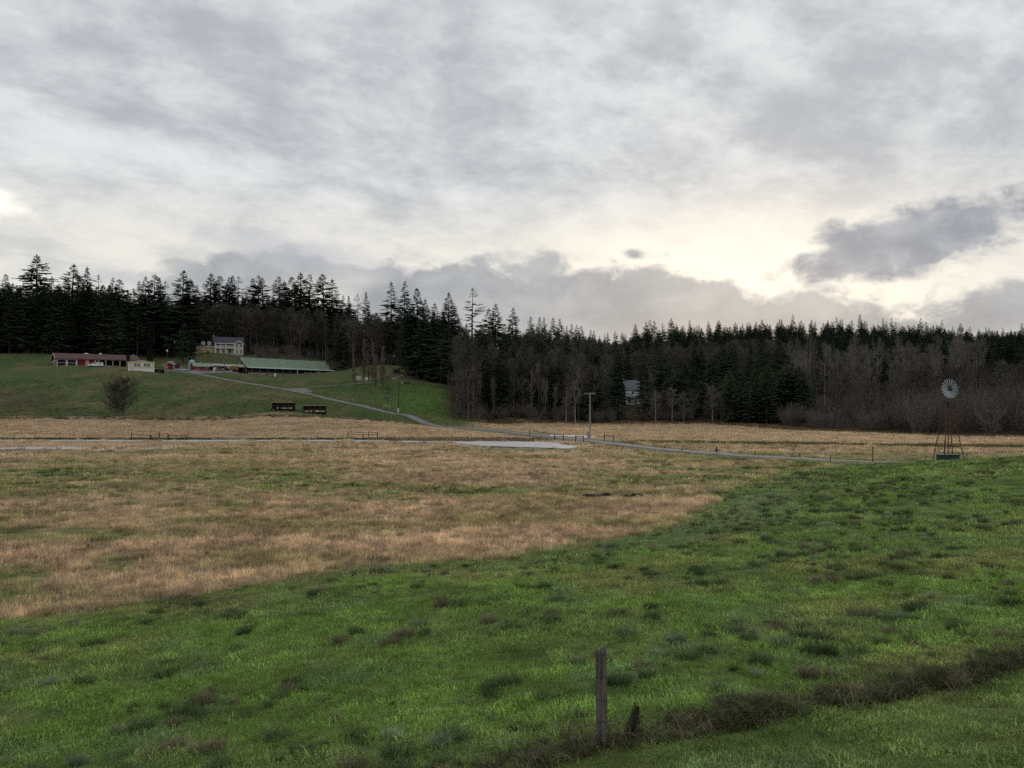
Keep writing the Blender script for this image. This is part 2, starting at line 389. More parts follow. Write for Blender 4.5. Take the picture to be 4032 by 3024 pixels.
# ------------------------------------------------------------------ mesh builder
class MB:
    def __init__(s): s.v = []; s.f = []; s.mi = []
    def add(s, vs, fs, mi=0):
        k = len(s.v); s.v += [tuple(v) for v in vs]; s.f += [tuple(i + k for i in f) for f in fs]; s.mi += [mi] * len(fs); return s
    def box(s, x0, x1, y0, y1, z0, z1, mi=0):
        return s.add([(x0, y0, z0), (x1, y0, z0), (x1, y1, z0), (x0, y1, z0), (x0, y0, z1), (x1, y0, z1), (x1, y1, z1), (x0, y1, z1)],
                     [(0, 3, 2, 1), (4, 5, 6, 7), (0, 1, 5, 4), (1, 2, 6, 5), (2, 3, 7, 6), (3, 0, 4, 7)], mi)
    def hexa(s, pts):                # 8 points, bottom ring then top ring
        return s.add(pts, [(0, 3, 2, 1), (4, 5, 6, 7), (0, 1, 5, 4), (1, 2, 6, 5), (2, 3, 7, 6), (3, 0, 4, 7)])
    def prism(s, poly, y0, y1):      # polygon in x,z pushed along y
        n = len(poly)
        vs = [(x, y0, z) for x, z in poly] + [(x, y1, z) for x, z in poly]
        fs = [tuple(range(n)), tuple(range(2 * n - 1, n - 1, -1))] + [(i, i + n, (i + 1) % n + n, (i + 1) % n) for i in range(n)]
        return s.add(vs, fs)
    def prismx(s, poly, x0, x1):     # polygon in y,z pushed along x
        n = len(poly)
        vs = [(x0, y, z) for y, z in poly] + [(x1, y, z) for y, z in poly]
        fs = [tuple(range(n)), tuple(range(2 * n - 1, n - 1, -1))] + [(i, i + n, (i + 1) % n + n, (i + 1) % n) for i in range(n)]
        return s.add(vs, fs)
    def tube(s, a, b, r0, r1=None, n=6, cap=True):
        r1 = r0 if r1 is None else r1
        a = Vector(a); b = Vector(b); d = (b - a).normalized()
        u = d.orthogonal().normalized(); w = d.cross(u)
        vs = []
        for p, r in ((a, r0), (b, r1)):
            for i in range(n):
                t = 2 * math.pi * i / n; vs.append(p + u * (r * math.cos(t)) + w * (r * math.sin(t)))
        fs = [(i, (i + 1) % n, (i + 1) % n + n, i + n) for i in range(n)]
        if cap: fs += [tuple(range(n - 1, -1, -1)), tuple(range(n, 2 * n))]
        return s.add(vs, fs)
    def path(s, pts, rads, n=6):
        for i in range(len(pts) - 1): s.tube(pts[i], pts[i + 1], rads[i], rads[i + 1], n, cap=(i == 0 or i == len(pts) - 2))
        return s
    def lathe(s, prof, n=16, c=(0, 0, 0)):
        vs = []; m = len(prof)
        for r, z in prof:
            for i in range(n):
                t = 2 * math.pi * i / n; vs.append((c[0] + r * math.cos(t), c[1] + r * math.sin(t), c[2] + z))
        fs = [(j * n + i, j * n + (i + 1) % n, (j + 1) * n + (i + 1) % n, (j + 1) * n + i) for j in range(m - 1) for i in range(n)]
        fs += [tuple(range(n - 1, -1, -1)), tuple(range((m - 1) * n, m * n))]
        return s.add(vs, fs)
    def mesh(s, name, mats):
        me = bpy.data.meshes.new(name); me.from_pydata(s.v, [], s.f)
        for m in (mats if isinstance(mats, (list, tuple)) else [mats]): me.materials.append(m)
        if any(s.mi): me.polygons.foreach_set('material_index', s.mi)
        me.update(); return me
    def build(s, name, m, parent=None, smooth=False):
        me = s.mesh(name, m)
        if smooth: me.polygons.foreach_set('use_smooth', [True] * len(me.polygons))
        return link(name, me, parent)
def link(name, me, parent=None):
    o = bpy.data.objects.new(name, me); COL.objects.link(o)
    if parent: o.parent = parent
    return o
def tag(o, label=None, cat=None, group=None, kind=None):
    if label: o['label'] = label
    if cat: o['category'] = cat
    if group: o['group'] = group
    if kind: o['kind'] = kind
    return o
def thing(name, label, cat, loc=(0, 0, 0), rz=0.0, group=None):
    o = bpy.data.objects.new(name, None); o.empty_display_size = 0.3; COL.objects.link(o)
    o.location = loc; o.rotation_euler = (0, 0, rz)
    return tag(o, label, cat, group)
def B(*a): return MB().box(*a)
# ------------------------------------------------------------------ ponds, road line
def poly_sd(x, y, P):
    P = np.array(P, float); best = np.full(np.shape(x), 1e9); ins = np.zeros(np.shape(x), bool)
    for (ax, ay), (bx, by) in zip(P, np.roll(P, -1, 0)):
        ex, ey = bx - ax, by - ay
        t = np.clip(((x - ax) * ex + (y - ay) * ey) / (ex * ex + ey * ey), 0, 1)
        best = np.minimum(best, np.hypot(x - ax - t * ex, y - ay - t * ey))
        c = ((ay > y) != (by > y)) & (x < (bx - ax) * (y - ay) / (by - ay + 1e-12) + ax)
        ins ^= c
    return np.where(ins, -best, best)
def line_d(x, y, pts):
    best = np.full(np.shape(x), 1e9)
    for (ax, ay), (bx, by) in zip(pts[:-1], pts[1:]):
        ex, ey = bx - ax, by - ay
        t = np.clip(((x - ax) * ex + (y - ay) * ey) / (ex * ex + ey * ey), 0, 1)
        best = np.minimum(best, np.hypot(x - ax - t * ex, y - ay - t * ey))
    return best
POND = [(-13, 142.6), (-5, 142.8), (4, 141.5), (8, 135), (10.5, 123), (6, 121), (-1, 123.5), (-2.8, 128), (-6, 135)]
STREAMS = [([(-140, 148.5), (-100, 147), (-62, 146.5), (-26, 146)], 1.25), ([(-26, 146), (-10, 142)], 1.0), ([(-110, 121.5), (-68, 121.8)], 1.2), ([(-68, 121.8), (-52, 122)], 0.9),
           ([(9.2, 170), (15.5, 162)], 1.6)]
def wet(x, y):
    n = (fbm(x / 2.5 + 3, y / 4.0, 3) - 0.5)
    d = poly_sd(x, y, POND) + n * 5.0
    m = sstep(1.2, -1.5, d)
    for pts, r in STREAMS:
        d = line_d(x, y, pts) - r + n * 3.2
        m = np.maximum(m, sstep(0.6, -0.9, d))
    return m
_ground0 = ground
def ground(x, y):
    x = np.atleast_1d(np.asarray(x, float)); y = np.atleast_1d(np.asarray(y, float))
    z = _ground0(x, y)
    k = (y > 112) & (y < 178) & (x > -150) & (x < 75)
    if k.any():
        z = z.copy(); w = wet(x[k], y[k]); zz = z[k]
        z[k] = np.clip(zz, 0.0, 0.05 + np.clip(np.abs(y[k] - 138) - 24, 0, 9) * 0.5) * (1 - w) + w * -0.42
    return z
ROADPX = [(600, 338), (695, 335), (767, 328), (839, 321), (912, 315), (984, 309), (1056, 303), (1129, 296), (1201, 286), (1300, 275), (1400, 263), (1481, 255), (1558, 246), (1603, 238), (1671, 225), (1762, 211),
          (1852, 196), (1942, 187), (2055, 176), (2162, 160), (2225, 153), (2298, 145), (2370, 138), (2454, 129), (2560, 120.5), (2688, 112.5), (2844, 107), (2900, 104), (3105, 98.5), (3309, 94), (3437, 91.5), (3600, 90.5)]
ROAD = [(PX(p, d), d) for p, d in ROADPX]
BRANCH = [(PX(p, d), d) for p, d in [(1129, 296), (1190, 303), (1260, 309), (1340, 314), (1420, 322), (1480, 330)]]
def road_mask(x, y): return np.minimum(line_d(x, y, ROAD), line_d(x, y, BRANCH) + 0.3)

# ------------------------------------------------------------------ ground sheet
def ground_material():
    m = bpy.data.materials.new('ground_cover'); nt, b = nodes_of(m); N, L = nt.nodes, nt.links
    at = N.new('ShaderNodeAttribute'); at.attribute_name = 'cover'
    tcn = N.new('ShaderNodeTexCoord')
    def nz(scale, detail, rough=0.6):
        n = N.new('ShaderNodeTexNoise'); n.inputs['Scale'].default_value = scale; n.inputs['Detail'].default_value = detail; n.inputs['Roughness'].default_value = rough
        L.new(tcn.outputs['Object'], n.inputs['Vector']); return n.outputs['Fac']
    a, c, e = nz(0.35, 6), nz(2.4, 6), nz(14.0, 4)
    mr = N.new('ShaderNodeMapRange'); mr.inputs['From Min'].default_value = 0.3; mr.inputs['From Max'].default_value = 0.7; mr.inputs['To Min'].default_value = 0.66; mr.inputs['To Max'].default_value = 1.30
    L.new(c, mr.inputs['Value'])
    m2 = N.new('ShaderNodeMapRange'); m2.inputs['From Min'].default_value = 0.3; m2.inputs['From Max'].default_value = 0.7; m2.inputs['To Min'].default_value = 0.8; m2.inputs['To Max'].default_value = 1.2
    L.new(a, m2.inputs['Value'])
    m3 = N.new('ShaderNodeMapRange'); m3.inputs['From Min'].default_value = 0.3; m3.inputs['From Max'].default_value = 0.7; m3.inputs['To Min'].default_value = 0.75; m3.inputs['To Max'].default_value = 1.25
    L.new(e, m3.inputs['Value'])
    p = N.new('ShaderNodeMath'); p.operation = 'MULTIPLY'; L.new(mr.outputs[0], p.inputs[0]); L.new(m2.outputs[0], p.inputs[1])
    q = N.new('ShaderNodeMath'); q.operation = 'MULTIPLY'; L.new(p.outputs[0], q.inputs[0]); L.new(m3.outputs[0], q.inputs[1])
    vm = N.new('ShaderNodeVectorMath'); vm.operation = 'SCALE'; L.new(at.outputs['Color'], vm.inputs[0]); L.new(q.outputs[0], vm.inputs['Scale'])
    L.new(vm.outputs[0], b.inputs['Base Color'])
    b.inputs['Roughness'].default_value = 0.95; b.inputs['Specular IOR Level'].default_value = 0.05
    bp = N.new('ShaderNodeBump'); bp.inputs['Strength'].default_value = 0.9; bp.inputs['Distance'].default_value = 0.25
    ad = N.new('ShaderNodeMath'); ad.operation = 'ADD'; L.new(c, ad.inputs[0]); L.new(e, ad.inputs[1])
    L.new(ad.outputs[0], bp.inputs['Height']); L.new(bp.outputs[0], b.inputs['Normal'])
    return m
def build_ground():
    ang = np.concatenate([np.arange(-180, -45, 7.5), np.arange(-45, 45.01, 0.225), np.arange(52, 180, 7.5)])
    ang = np.radians(ang); na = len(ang)
    rad = 1.6 * 1.0195 ** np.arange(0, 402); nr = len(rad)
    R_, A_ = np.meshgrid(rad, ang, indexing='ij')
    x = (R_ * np.sin(A_)).ravel(); y = (R_ * np.cos(A_)).ravel()
    z = ground(x, y)
    col, tan, s = zone(x, y, z)
    w = np.zeros(len(x)); k = (y > 112) & (y < 178) & (x > -150) & (x < 75); w[k] = wet(x[k], y[k])
    col = mixc(col, np.array([0.07, 0.055, 0.04]), w * 0.85)
    rd = road_mask(x, y)
    col = mixc(col, np.array([0.085, 0.095, 0.038]), sstep(4.6, 2.6, rd) * 0.8)
    V = np.stack([x, y, z], 1)
    i, j = np.meshgrid(np.arange(nr - 1), np.arange(na), indexing='ij')
    a = (i * na + j).ravel(); b_ = (i * na + (j + 1) % na).ravel(); c_ = ((i + 1) * na + (j + 1) % na).ravel(); d_ = ((i + 1) * na + j).ravel()
    Fq = np.stack([a, d_, c_, b_], 1)
    V = np.vstack([V, [0, 0, gz(0, 0.01)]]); ctr = len(V) - 1
    tri = [(ctr, jj, (jj + 1) % na) for jj in range(na)]
    me = bpy.data.meshes.new('ground')
    me.from_pydata(V.tolist(), [], Fq.tolist() + [(t[0], t[1], t[2]) for t in tri])
    ca_ = me.color_attributes.new('cover', 'FLOAT_COLOR', 'POINT')
    cc = np.ones((len(V), 4)); cc[:len(x), :3] = col; cc[-1, :3] = C_GREEN
    ca_.data.foreach_set('color', cc.ravel())
    me.polygons.foreach_set('use_smooth', [True] * len(me.polygons))
    me.materials.append(ground_material()); me.update()
    bm = bmesh.new(); bm.from_mesh(me); bmesh.ops.recalc_face_normals(bm, faces=bm.faces); bm.to_mesh(me); bm.free()
    o = link('ground', me); tag(o, kind='structure')
    if me.polygons[1000].normal.z < 0: me.flip_normals()
    return o
build_ground()

# ------------------------------------------------------------------ water
def water_material():
    m = bpy.data.materials.new('standing_water'); nt, b = nodes_of(m); N, L = nt.nodes, nt.links
    b.inputs['Base Color'].default_value = (0.42, 0.395, 0.395, 1); b.inputs['Roughness'].default_value = 0.42; b.inputs['IOR'].default_value = 1.33  # pale base colour stands in for bright sky reflected by the ripples
    b.inputs['Specular IOR Level'].default_value = 0.7
    t = N.new('ShaderNodeTexCoord'); n = N.new('ShaderNodeTexNoise'); n.inputs['Scale'].default_value = 3.0; n.inputs['Detail'].default_value = 3
    mp = N.new('ShaderNodeMapping'); mp.inputs['Scale'].default_value = (0.5, 1.6, 1); L.new(t.outputs['Object'], mp.inputs[0]); L.new(mp.outputs[0], n.inputs['Vector'])
    bp = N.new('ShaderNodeBump'); bp.inputs['Strength'].default_value = 0.25; bp.inputs['Distance'].default_value = 0.3
    L.new(n.outputs['Fac'], bp.inputs['Height']); L.new(bp.outputs[0], b.inputs['Normal'])
    return m
WATER = water_material()
def water_sheet(name, poly, z):
    mb = MB(); n = len(poly); mb.add([(x, y, z) for x, y in poly], [tuple(range(n))])
    o = mb.build(name, WATER); tag(o, kind='structure'); return o
water_sheet('pond', [(-26, 139), (14, 118), (14, 145), (-26, 150)], -0.03)
water_sheet('flooded_ditch', [(-150, 140), (-26.1, 139), (-26.1, 153), (-150, 154)], -0.03)
water_sheet('puddle', [(-115, 117), (-48, 118), (-48, 126), (-115, 126)], -0.03)
water_sheet('puddle', [(7, 173), (7, 160), (19, 157), (19, 168)], -0.03)

# ------------------------------------------------------------------ gravel drive
def smooth_line(pts, step):
    P = np.array(pts, float)
    for _ in range(3):                                  # Chaikin
        q = np.empty((2 * len(P), 2)); q[0::2] = P; q[1::2] = P
        a = P[:-1] * 0.75 + P[1:] * 0.25; b_ = P[:-1] * 0.25 + P[1:] * 0.75
        P = np.vstack([P[:1], np.stack([a, b_], 1).reshape(-1, 2), P[-1:]])
    d = np.concatenate([[0], np.cumsum(np.hypot(*np.diff(P, axis=0).T))])
    t = np.arange(0, d[-1], step)
    return np.stack([np.interp(t, d, P[:, 0]), np.interp(t, d, P[:, 1])], 1)
def road_strip(name, pts, halfw, lift=0.05):
    C = smooth_line(pts, 1.2)
    T = np.gradient(C, axis=0); T /= np.hypot(T[:, 0], T[:, 1])[:, None]; Nn = np.stack([-T[:, 1], T[:, 0]], 1)
    offs = np.array([-1.12, -1.0, -0.55, 0.0, 0.55, 1.0, 1.12]); hts = np.array([-0.15, 0.02, 0.05, 0.08, 0.05, 0.02, -0.15])
    zc = ground(C[:, 0], C[:, 1])
    k = np.ones(9) / 9; zs = np.convolve(np.pad(zc, 4, mode='edge'), k, 'valid')
    rows = []
    for o_, h in zip(offs, hts):
        jit = (fbm(C[:, 0] / 2.0 + o_ * 9, C[:, 1] / 2.0, 2) - 0.5) * 0.5 * (abs(o_) > 0.9)
        Q = C + Nn * (o_ * halfw + jit)[:, None]
        gzq = ground(Q[:, 0], Q[:, 1])
        z = np.maximum(zs, gzq) + h + lift if abs(o_) < 1.05 else np.minimum(zs, gzq) - 0.2
        rows.append(np.column_stack([Q, z]))
    V = np.stack(rows, 1); n, m, _ = V.shape
    F_ = [(i * m + j, i * m + j + 1, (i + 1) * m + j + 1, (i + 1) * m + j) for i in range(n - 1) for j in range(m - 1)]
    me = bpy.data.meshes.new(name); me.from_pydata(V.reshape(-1, 3).tolist(), [], F_); me.materials.append(GRAVEL)
    me.polygons.foreach_set('use_smooth', [True] * len(me.polygons)); me.update()
    if me.polygons[len(me.polygons) // 2].normal.z < 0: me.flip_normals()
    return tag(link(name, me), kind='structure')
GRAVEL = mat('gravel', (0.20, 0.20, 0.197), 0.95, 0.28, 1.2, bump=0.5, bscale=9, spec=0.1)
road_strip('gravel_road', ROAD, 1.4)
GRAVEL = mat('track_gravel', (0.16, 0.15, 0.12), 0.95, 0.3, 0.8, bump=0.5, bscale=9, spec=0.1)
road_strip('farm_track', BRANCH, 1.2, 0.02)
GRAVEL = MATS['gravel']
# turnout and yard surface
def ground_patch(name, outline, m, lift=0.06, step=1.5):
    xs = [p[0] for p in outline]; ys = [p[1] for p in outline]
    gx, gy = np.meshgrid(np.arange(min(xs), max(xs) + step, step), np.arange(min(ys), max(ys) + step, step))
    nx = gx.shape[1]; x = gx.ravel(); y = gy.ravel()
    sd = poly_sd(x, y, outline) + (fbm(x / 3, y / 3, 2) - 0.5) * 3
    z = ground(x, y) + np.where(sd < 0, lift, lift - 0.1 * np.clip(sd, 0, 4))
    F_ = []
    ok = sd < 1.5
    for i in range(gx.shape[0] - 1):
        for j in range(nx - 1):
            a = i * nx + j
            if ok[a] and ok[a + 1] and ok[a + nx] and ok[a + nx + 1]: F_.append((a, a + 1, a + nx + 1, a + nx))
    me = bpy.data.meshes.new(name); me.from_pydata(np.column_stack([x, y, z]).tolist(), [], F_); me.materials.append(m); me.update()
    return tag(link(name, me), kind='structure')
q = lambda p, d: (PX(p, d), d)
ground_patch('gravel_turnout', [q(1095, 299), q(1150, 294), q(1215, 287), q(1225, 297), q(1190, 304), q(1140, 301)], GRAVEL)
ground_patch('farmyard', [q(620, 333), q(720, 328), q(800, 332), q(880, 340), q(945, 350), q(940, 356), q(850, 347), q(700, 341), q(630, 338)], GRAVEL)
ground_patch('barnyard', [q(640, 336), q(520, 346), q(400, 336), q(330, 329), q(330, 324), q(420, 321), q(520, 335)], mat('trodden_earth', (0.115, 0.105, 0.075), 0.95, 0.3, 1.0, spec=0.05))

# ------------------------------------------------------------------ grass
def blades(rng, n, r, l0, l1, w, bend, lean=0.35, seg=2):
    """one clump: n bent ribbons rooted in a disc of radius r"""
    vs = []; fs = []
    for _ in range(n):
        a = rng.uniform(0, 2 * math.pi); q_ = r * math.sqrt(rng.random())
        bx, by = q_ * math.cos(a), q_ * math.sin(a)
        L_ = rng.uniform(l0, l1); ww = w * rng.uniform(0.7, 1.3)
        da = a + rng.gauss(0, 0.9) if rng.random() < 0.7 else rng.uniform(0, 6.28)
        ln = abs(rng.gauss(lean, 0.22)); bd = bend * rng.uniform(0.5, 1.5)
        px_, pz_ = 0.0, -0.02; th = ln * 0.5; fa = rng.uniform(0, 6.28)
        sx, sy = math.cos(fa) * ww / 2, math.sin(fa) * ww / 2
        k = len(vs)
        for i in range(seg + 1):
            f = 1 - (i / seg) ** 1.5
            cx, cy = bx + px_ * math.cos(da), by + px_ * math.sin(da)
            if i < seg: vs += [(cx - sx * (0.35 + 0.65 * f), cy - sy * (0.35 + 0.65 * f), pz_), (cx + sx * (0.35 + 0.65 * f), cy + sy * (0.35 + 0.65 * f), pz_)]
            else: vs.append((cx, cy, pz_))
            px_ += math.sin(th) * L_ / seg; pz_ += math.cos(th) * L_ / seg; th += bd / seg * 1.6
        for i in range(seg - 1): fs.append((k + 2 * i, k + 2 * i + 1, k + 2 * i + 3, k + 2 * i + 2))
        fs.append((k + 2 * seg - 2, k + 2 * seg - 1, k + 2 * seg))
    return vs, fs
def tint_material(name, trans=0.3):
    m = bpy.data.materials.new(name); m.use_nodes = True; nt = m.node_tree; nt.nodes.clear(); N, L = nt.nodes, nt.links
    at = N.new('ShaderNodeAttribute'); at.attribute_type = 'INSTANCER'; at.attribute_name = 'tint'
    g = N.new('ShaderNodeNewGeometry'); n = N.new('ShaderNodeTexNoise'); n.inputs['Scale'].default_value = 3.0; n.inputs['Detail'].default_value = 3
    L.new(g.outputs['Position'], n.inputs['Vector'])
    r1 = N.new('ShaderNodeMapRange'); r1.inputs['From Min'].default_value = 0.3; r1.inputs['From Max'].default_value = 0.7; r1.inputs['To Min'].default_value = 0.72; r1.inputs['To Max'].default_value = 1.3
    L.new(n.outputs['Fac'], r1.inputs['Value'])
    r2 = N.new('ShaderNodeMapRange'); r2.inputs['To Min'].default_value = 0.45; r2.inputs['To Max'].default_value = 1.6
    L.new(g.outputs['Random Per Island'], r2.inputs['Value'])
    mu = N.new('ShaderNodeMath'); mu.operation = 'MULTIPLY'; L.new(r1.outputs[0], mu.inputs[0]); L.new(r2.outputs[0], mu.inputs[1])
    vm = N.new('ShaderNodeVectorMath'); vm.operation = 'SCALE'; L.new(at.outputs['Color'], vm.inputs[0]); L.new(mu.outputs[0], vm.inputs['Scale'])
    d = N.new('ShaderNodeBsdfDiffuse'); t = N.new('ShaderNodeBsdfTranslucent'); L.new(vm.outputs[0], d.inputs[0]); L.new(vm.outputs[0], t.inputs[0])
    mx = N.new('ShaderNodeMixShader'); mx.inputs[0].default_value = trans; L.new(d.outputs[0], mx.inputs[1]); L.new(t.outputs[0], mx.inputs[2])
    o = N.new('ShaderNodeOutputMaterial'); L.new(mx.outputs[0], o.inputs[0]); return m
GRASSM = tint_material('grass_blade')
def proto_collection(name, meshes):
    c = bpy.data.collections.new(name)
    for i, me in enumerate(meshes):
        o = bpy.data.objects.new('%s_%02d' % (name, i), me); c.objects.link(o)
    return c
def scatter(name, pts, rot, scl, idx, tint, coll):
    """many copies of a few small meshes, one object (cover nobody could count)"""
    n = len(pts); me = bpy.data.meshes.new(name); me.from_pydata(np.asarray(pts).tolist(), [], [])
    a = me.attributes.new('rot', 'FLOAT_VECTOR', 'POINT'); a.data.foreach_set('vector', np.asarray(rot, float).ravel())
    a = me.attributes.new('scl', 'FLOAT_VECTOR', 'POINT'); a.data.foreach_set('vector', np.asarray(scl, float).ravel())
    a = me.attributes.new('idx', 'INT', 'POINT'); a.data.foreach_set('value', np.asarray(idx, int))
    if tint is not None:
        a = me.attributes.new('tint', 'FLOAT_COLOR', 'POINT'); a.data.foreach_set('color', np.column_stack([tint, np.ones(n)]).ravel())
    o = link(name, me)
    g = bpy.data.node_groups.new(name + '_scatter', 'GeometryNodeTree')
    g.interface.new_socket('Geometry', in_out='INPUT', socket_type='NodeSocketGeometry'); g.interface.new_socket('Geometry', in_out='OUTPUT', socket_type='NodeSocketGeometry')
    N, L = g.nodes, g.links
    gi, go = N.new('NodeGroupInput'), N.new('NodeGroupOutput')
    ip = N.new('GeometryNodeInstanceOnPoints'); ci = N.new('GeometryNodeCollectionInfo')
    ci.inputs['Collection'].default_value = coll; ci.inputs['Separate Children'].default_value = True; ci.inputs['Reset Children'].default_value = True
    def na(nm, tp):
        k = N.new('GeometryNodeInputNamedAttribute'); k.data_type = tp; k.inputs['Name'].default_value = nm; return [s for s in k.outputs if s.enabled and s.name == 'Attribute'][0]
    L.new(gi.outputs[0], ip.inputs['Points']); L.new(ci.outputs[0], ip.inputs['Instance']); ip.inputs['Pick Instance'].default_value = True
    L.new(na('idx', 'INT'), ip.inputs['Instance Index']); L.new(na('rot', 'FLOAT_VECTOR'), ip.inputs['Rotation']); L.new(na('scl', 'FLOAT_VECTOR'), ip.inputs['Scale'])
    L.new(ip.outputs[0], go.inputs[0])
    md = o.modifiers.new('scatter', 'NODES'); md.node_group = g
    return o
rngp = random.Random(11)
def clump_mesh(nm, *a, **k):
    vs, fs = blades(rngp, *a, **k); me = bpy.data.meshes.new(nm); me.from_pydata(vs, [], fs); me.materials.append(GRASSM); me.update(); return me
CL = []
for i in range(4): CL.append(clump_mesh("turf", 64, 0.26, 0.045, 0.115, 0.008, 1.3, lean=0.8))                 # 0-3
for i in range(4): CL.append(clump_mesh('tussock', 210, 0.16, 0.14, 0.34, 0.007, 1.4, lean=0.45, seg=3))      # 4-7
for i in range(4): CL.append(clump_mesh('meadow', 80, 0.32, 0.18, 0.42, 0.010, 0.9, lean=0.5))                # 8-11
for i in range(3): CL.append(clump_mesh('rank_grass', 90, 0.20, 0.28, 0.58, 0.009, 1.5, lean=0.5, seg=3))     # 12-14
for i in range(3): CL.append(clump_mesh('far_turf', 46, 0.62, 0.16, 0.42, 0.05, 0.8, lean=0.5))               # 15-17
for i in range(3): CL.append(clump_mesh('straw', 26, 0.14, 0.35, 0.75, 0.011, 1.7, lean=0.6, seg=4))              # 18-20
GRASS = proto_collection('grass_clumps', CL)
FDIR = np.array([6.75, 2.8]) / math.hypot(6.75, 2.8); FP = np.array([1.05, 9.4])
def fence_d(x, y): return (x - FP[0]) * -FDIR[1] + (y - FP[1]) * FDIR[0]
R = np.random.RandomState(3)
def sample(n, d0, d1, amax=40.0):
    r = np.sqrt(R.rand(n) * (d1 * d1 - d0 * d0) + d0 * d0); a = np.radians(R.uniform(-amax, amax, n))
    return r * np.sin(a), r * np.cos(a)
TURF = {k: [] for k in ('p', 's', 'i', 'c')}
def put(store, x, y, z, s, i, c):
    store['p'].append(np.column_stack([x, y, z])); store['s'].append(s); store['i'].append(i); store['c'].append(c)
MEADOW = {k: [] for k in ('p', 's', 'i', 'c')}
FAR = {k: [] for k in ('p', 's', 'i', 'c')}
for n, d0, d1, k in ((7000, 5, 16, 1.05), (9000, 16, 30, 1.4), (13000, 30, 60, 1.95), (12000, 60, 105, 2.4)):
    x, y = sample(n, d0, d1); z = ground(x, y); c, tan, s = zone(x, y, z)
    rd = road_mask(x, y); keep = rd > 2.6
    hm = sstep(0.30, 0.70, fbm(x / 0.5 + 21, y / 0.5, 3)); hm2 = sstep(0.3, 0.7, fbm(x / 1.4 + 5, y / 1.1 + 40, 3))
    c = c * R.uniform(0.72, 1.35, (n, 1)) * ((0.78 + 0.38 * hm) * (0.84 + 0.30 * hm2))[:, None]
    g = keep & (tan < 0.5)
    sc_ = k * R.uniform(0.7, 1.3, n) * (0.72 + 0.40 * hm)
    put(TURF, x[g], y[g], z[g], sc_[g], R.randint(0, 4, g.sum()) if d0 < 50 else R.randint(15, 18, g.sum()), c[g] * 1.35)
    if d0 >= 50: TURF['s'][-1] = TURF['s'][-1] * 0.30
    t = keep & (tan >= 0.5)
    st = (0.75 + 0.12 * k) * R.uniform(0.6, 1.25, n)
    t = t & (line_d(x, y, [(PX(2290, 59), 58.2), (PX(2540, 59), 58.2)]) > 0.9)
    put(MEADOW, x[t], y[t], z[t], st[t], R.randint(8, 12, t.sum()), c[t] * np.array([1.35, 1.35, 1.35]))
# rank dark tussocks and grey dead tufts on the near slope
x, y = sample(15000, 5.5, 95); z = ground(x, y); c, tan, s = zone(x, y, z)
cl = fbm(x / 2.6 + 60, y / 2.6, 3)
k = (tan < 0.4) & (R.rand(len(x)) < sstep(0.42, 0.62, cl) * 1.3 + 0.05) & (road_mask(x, y) > 3) & ((fence_d(x, y) > 0.3) | (R.rand(len(x)) < 0.1))
x, y, z, c = x[k], y[k], z[k], c[k]; n = len(x); dd = np.hypot(x, y)
kind = R.rand(n)
tc_ = np.where((kind < 0.66)[:, None], np.array([0.100, 0.140, 0.062]), np.where((kind < 0.82)[:, None], np.array([0.175, 0.215, 0.140]), np.array([0.185, 0.165, 0.105]))) * R.uniform(0.7, 1.25, (n, 1))
put(TURF, x, y, z, (0.22 + 0.85 * R.rand(n) ** 1.7) * (1 + dd / 130), R.randint(4, 8, n), tc_ * R.uniform(0.8, 1.35, (n, 1)))
# bigger tussock groups
x, y = sample(210, 7, 65); 
for xx, yy in zip(x, y):
    if hill_s(np.array([xx]), np.array([yy]))[0] < 1.5 or fence_d(xx, yy) < 0.4: continue
    m_ = R.randint(2, 6); gx = xx + R.normal(0, 0.20, m_); gy = yy + R.normal(0, 0.16, m_)
    base = (np.array([0.092, 0.130, 0.058]) if R.rand() < 0.72 else np.array([0.175, 0.155, 0.100])) * R.uniform(0.8, 1.2)
    put(TURF, gx, gy, ground(gx, gy), R.uniform(0.5, 1.1, m_), R.randint(4, 8, m_), np.tile(base, (m_, 1)))
# tussocks in the meadow: brown and olive
x, y = sample(3600, 25, 140); z = ground(x, y); c, tan, s = zone(x, y, z); k = (tan >= 0.4) & (road_mask(x, y) > 3) & (fbm(x / 5 + 90, y / 3, 3) > 0.5)
x, y, z = x[k], y[k], z[k]; n = len(x)
put(MEADOW, x, y, z, R.uniform(0.8, 1.6, n), R.randint(8, 12, n), np.where((R.rand(n) < 0.6)[:, None], np.array([0.20, 0.145, 0.10]), np.array([0.17, 0.155, 0.07])) * R.uniform(0.8, 1.2, (n, 1)))
# far flats
x, y = sample(24000, 100, 272, 42); z = ground(x, y); c, tan, s = zone(x, y, z)
w = np.zeros(len(x)); kk = (y > 112) & (y < 178) & (x > -150) & (x < 75); w[kk] = wet(x[kk], y[kk])
wf_ = np.zeros(len(x))
for dy_ in (3, 6, 9, 12):
    k2 = (y + dy_ > 112) & (y < 178) & (x > -150) & (x < 75); wf_[k2] = np.maximum(wf_[k2], wet(x[k2], y[k2] + dy_))
k = (road_mask(x, y) > np.where(y > 140, 8.0, 3.2)) & (w < 0.25) & (wf_ < 0.3) & (c.mean(1) > 0.06)
x, y, z, c, tan = x[k], y[k], z[k], c[k], tan[k]; n = len(x)
put(FAR, x, y, z, np.where(tan > 0.5, R.uniform(0.7, 1.4, n), R.uniform(0.35, 0.8, n)), R.randint(15, 18, n), c * R.uniform(0.8, 1.35, (n, 1)) * 1.3)
x, y = sample(15000, 214, 345, 42); z = ground(x, y); c, tan, s = zone(x, y, z)
k = (x < PX(1800, 1) * y) & (road_mask(x, y) > 2.6) & (c.mean(1) > 0.05) & (c[:, 1] > c[:, 0] * 0.8)
x, y, z, c = x[k], y[k], z[k], c[k]; n = len(x)
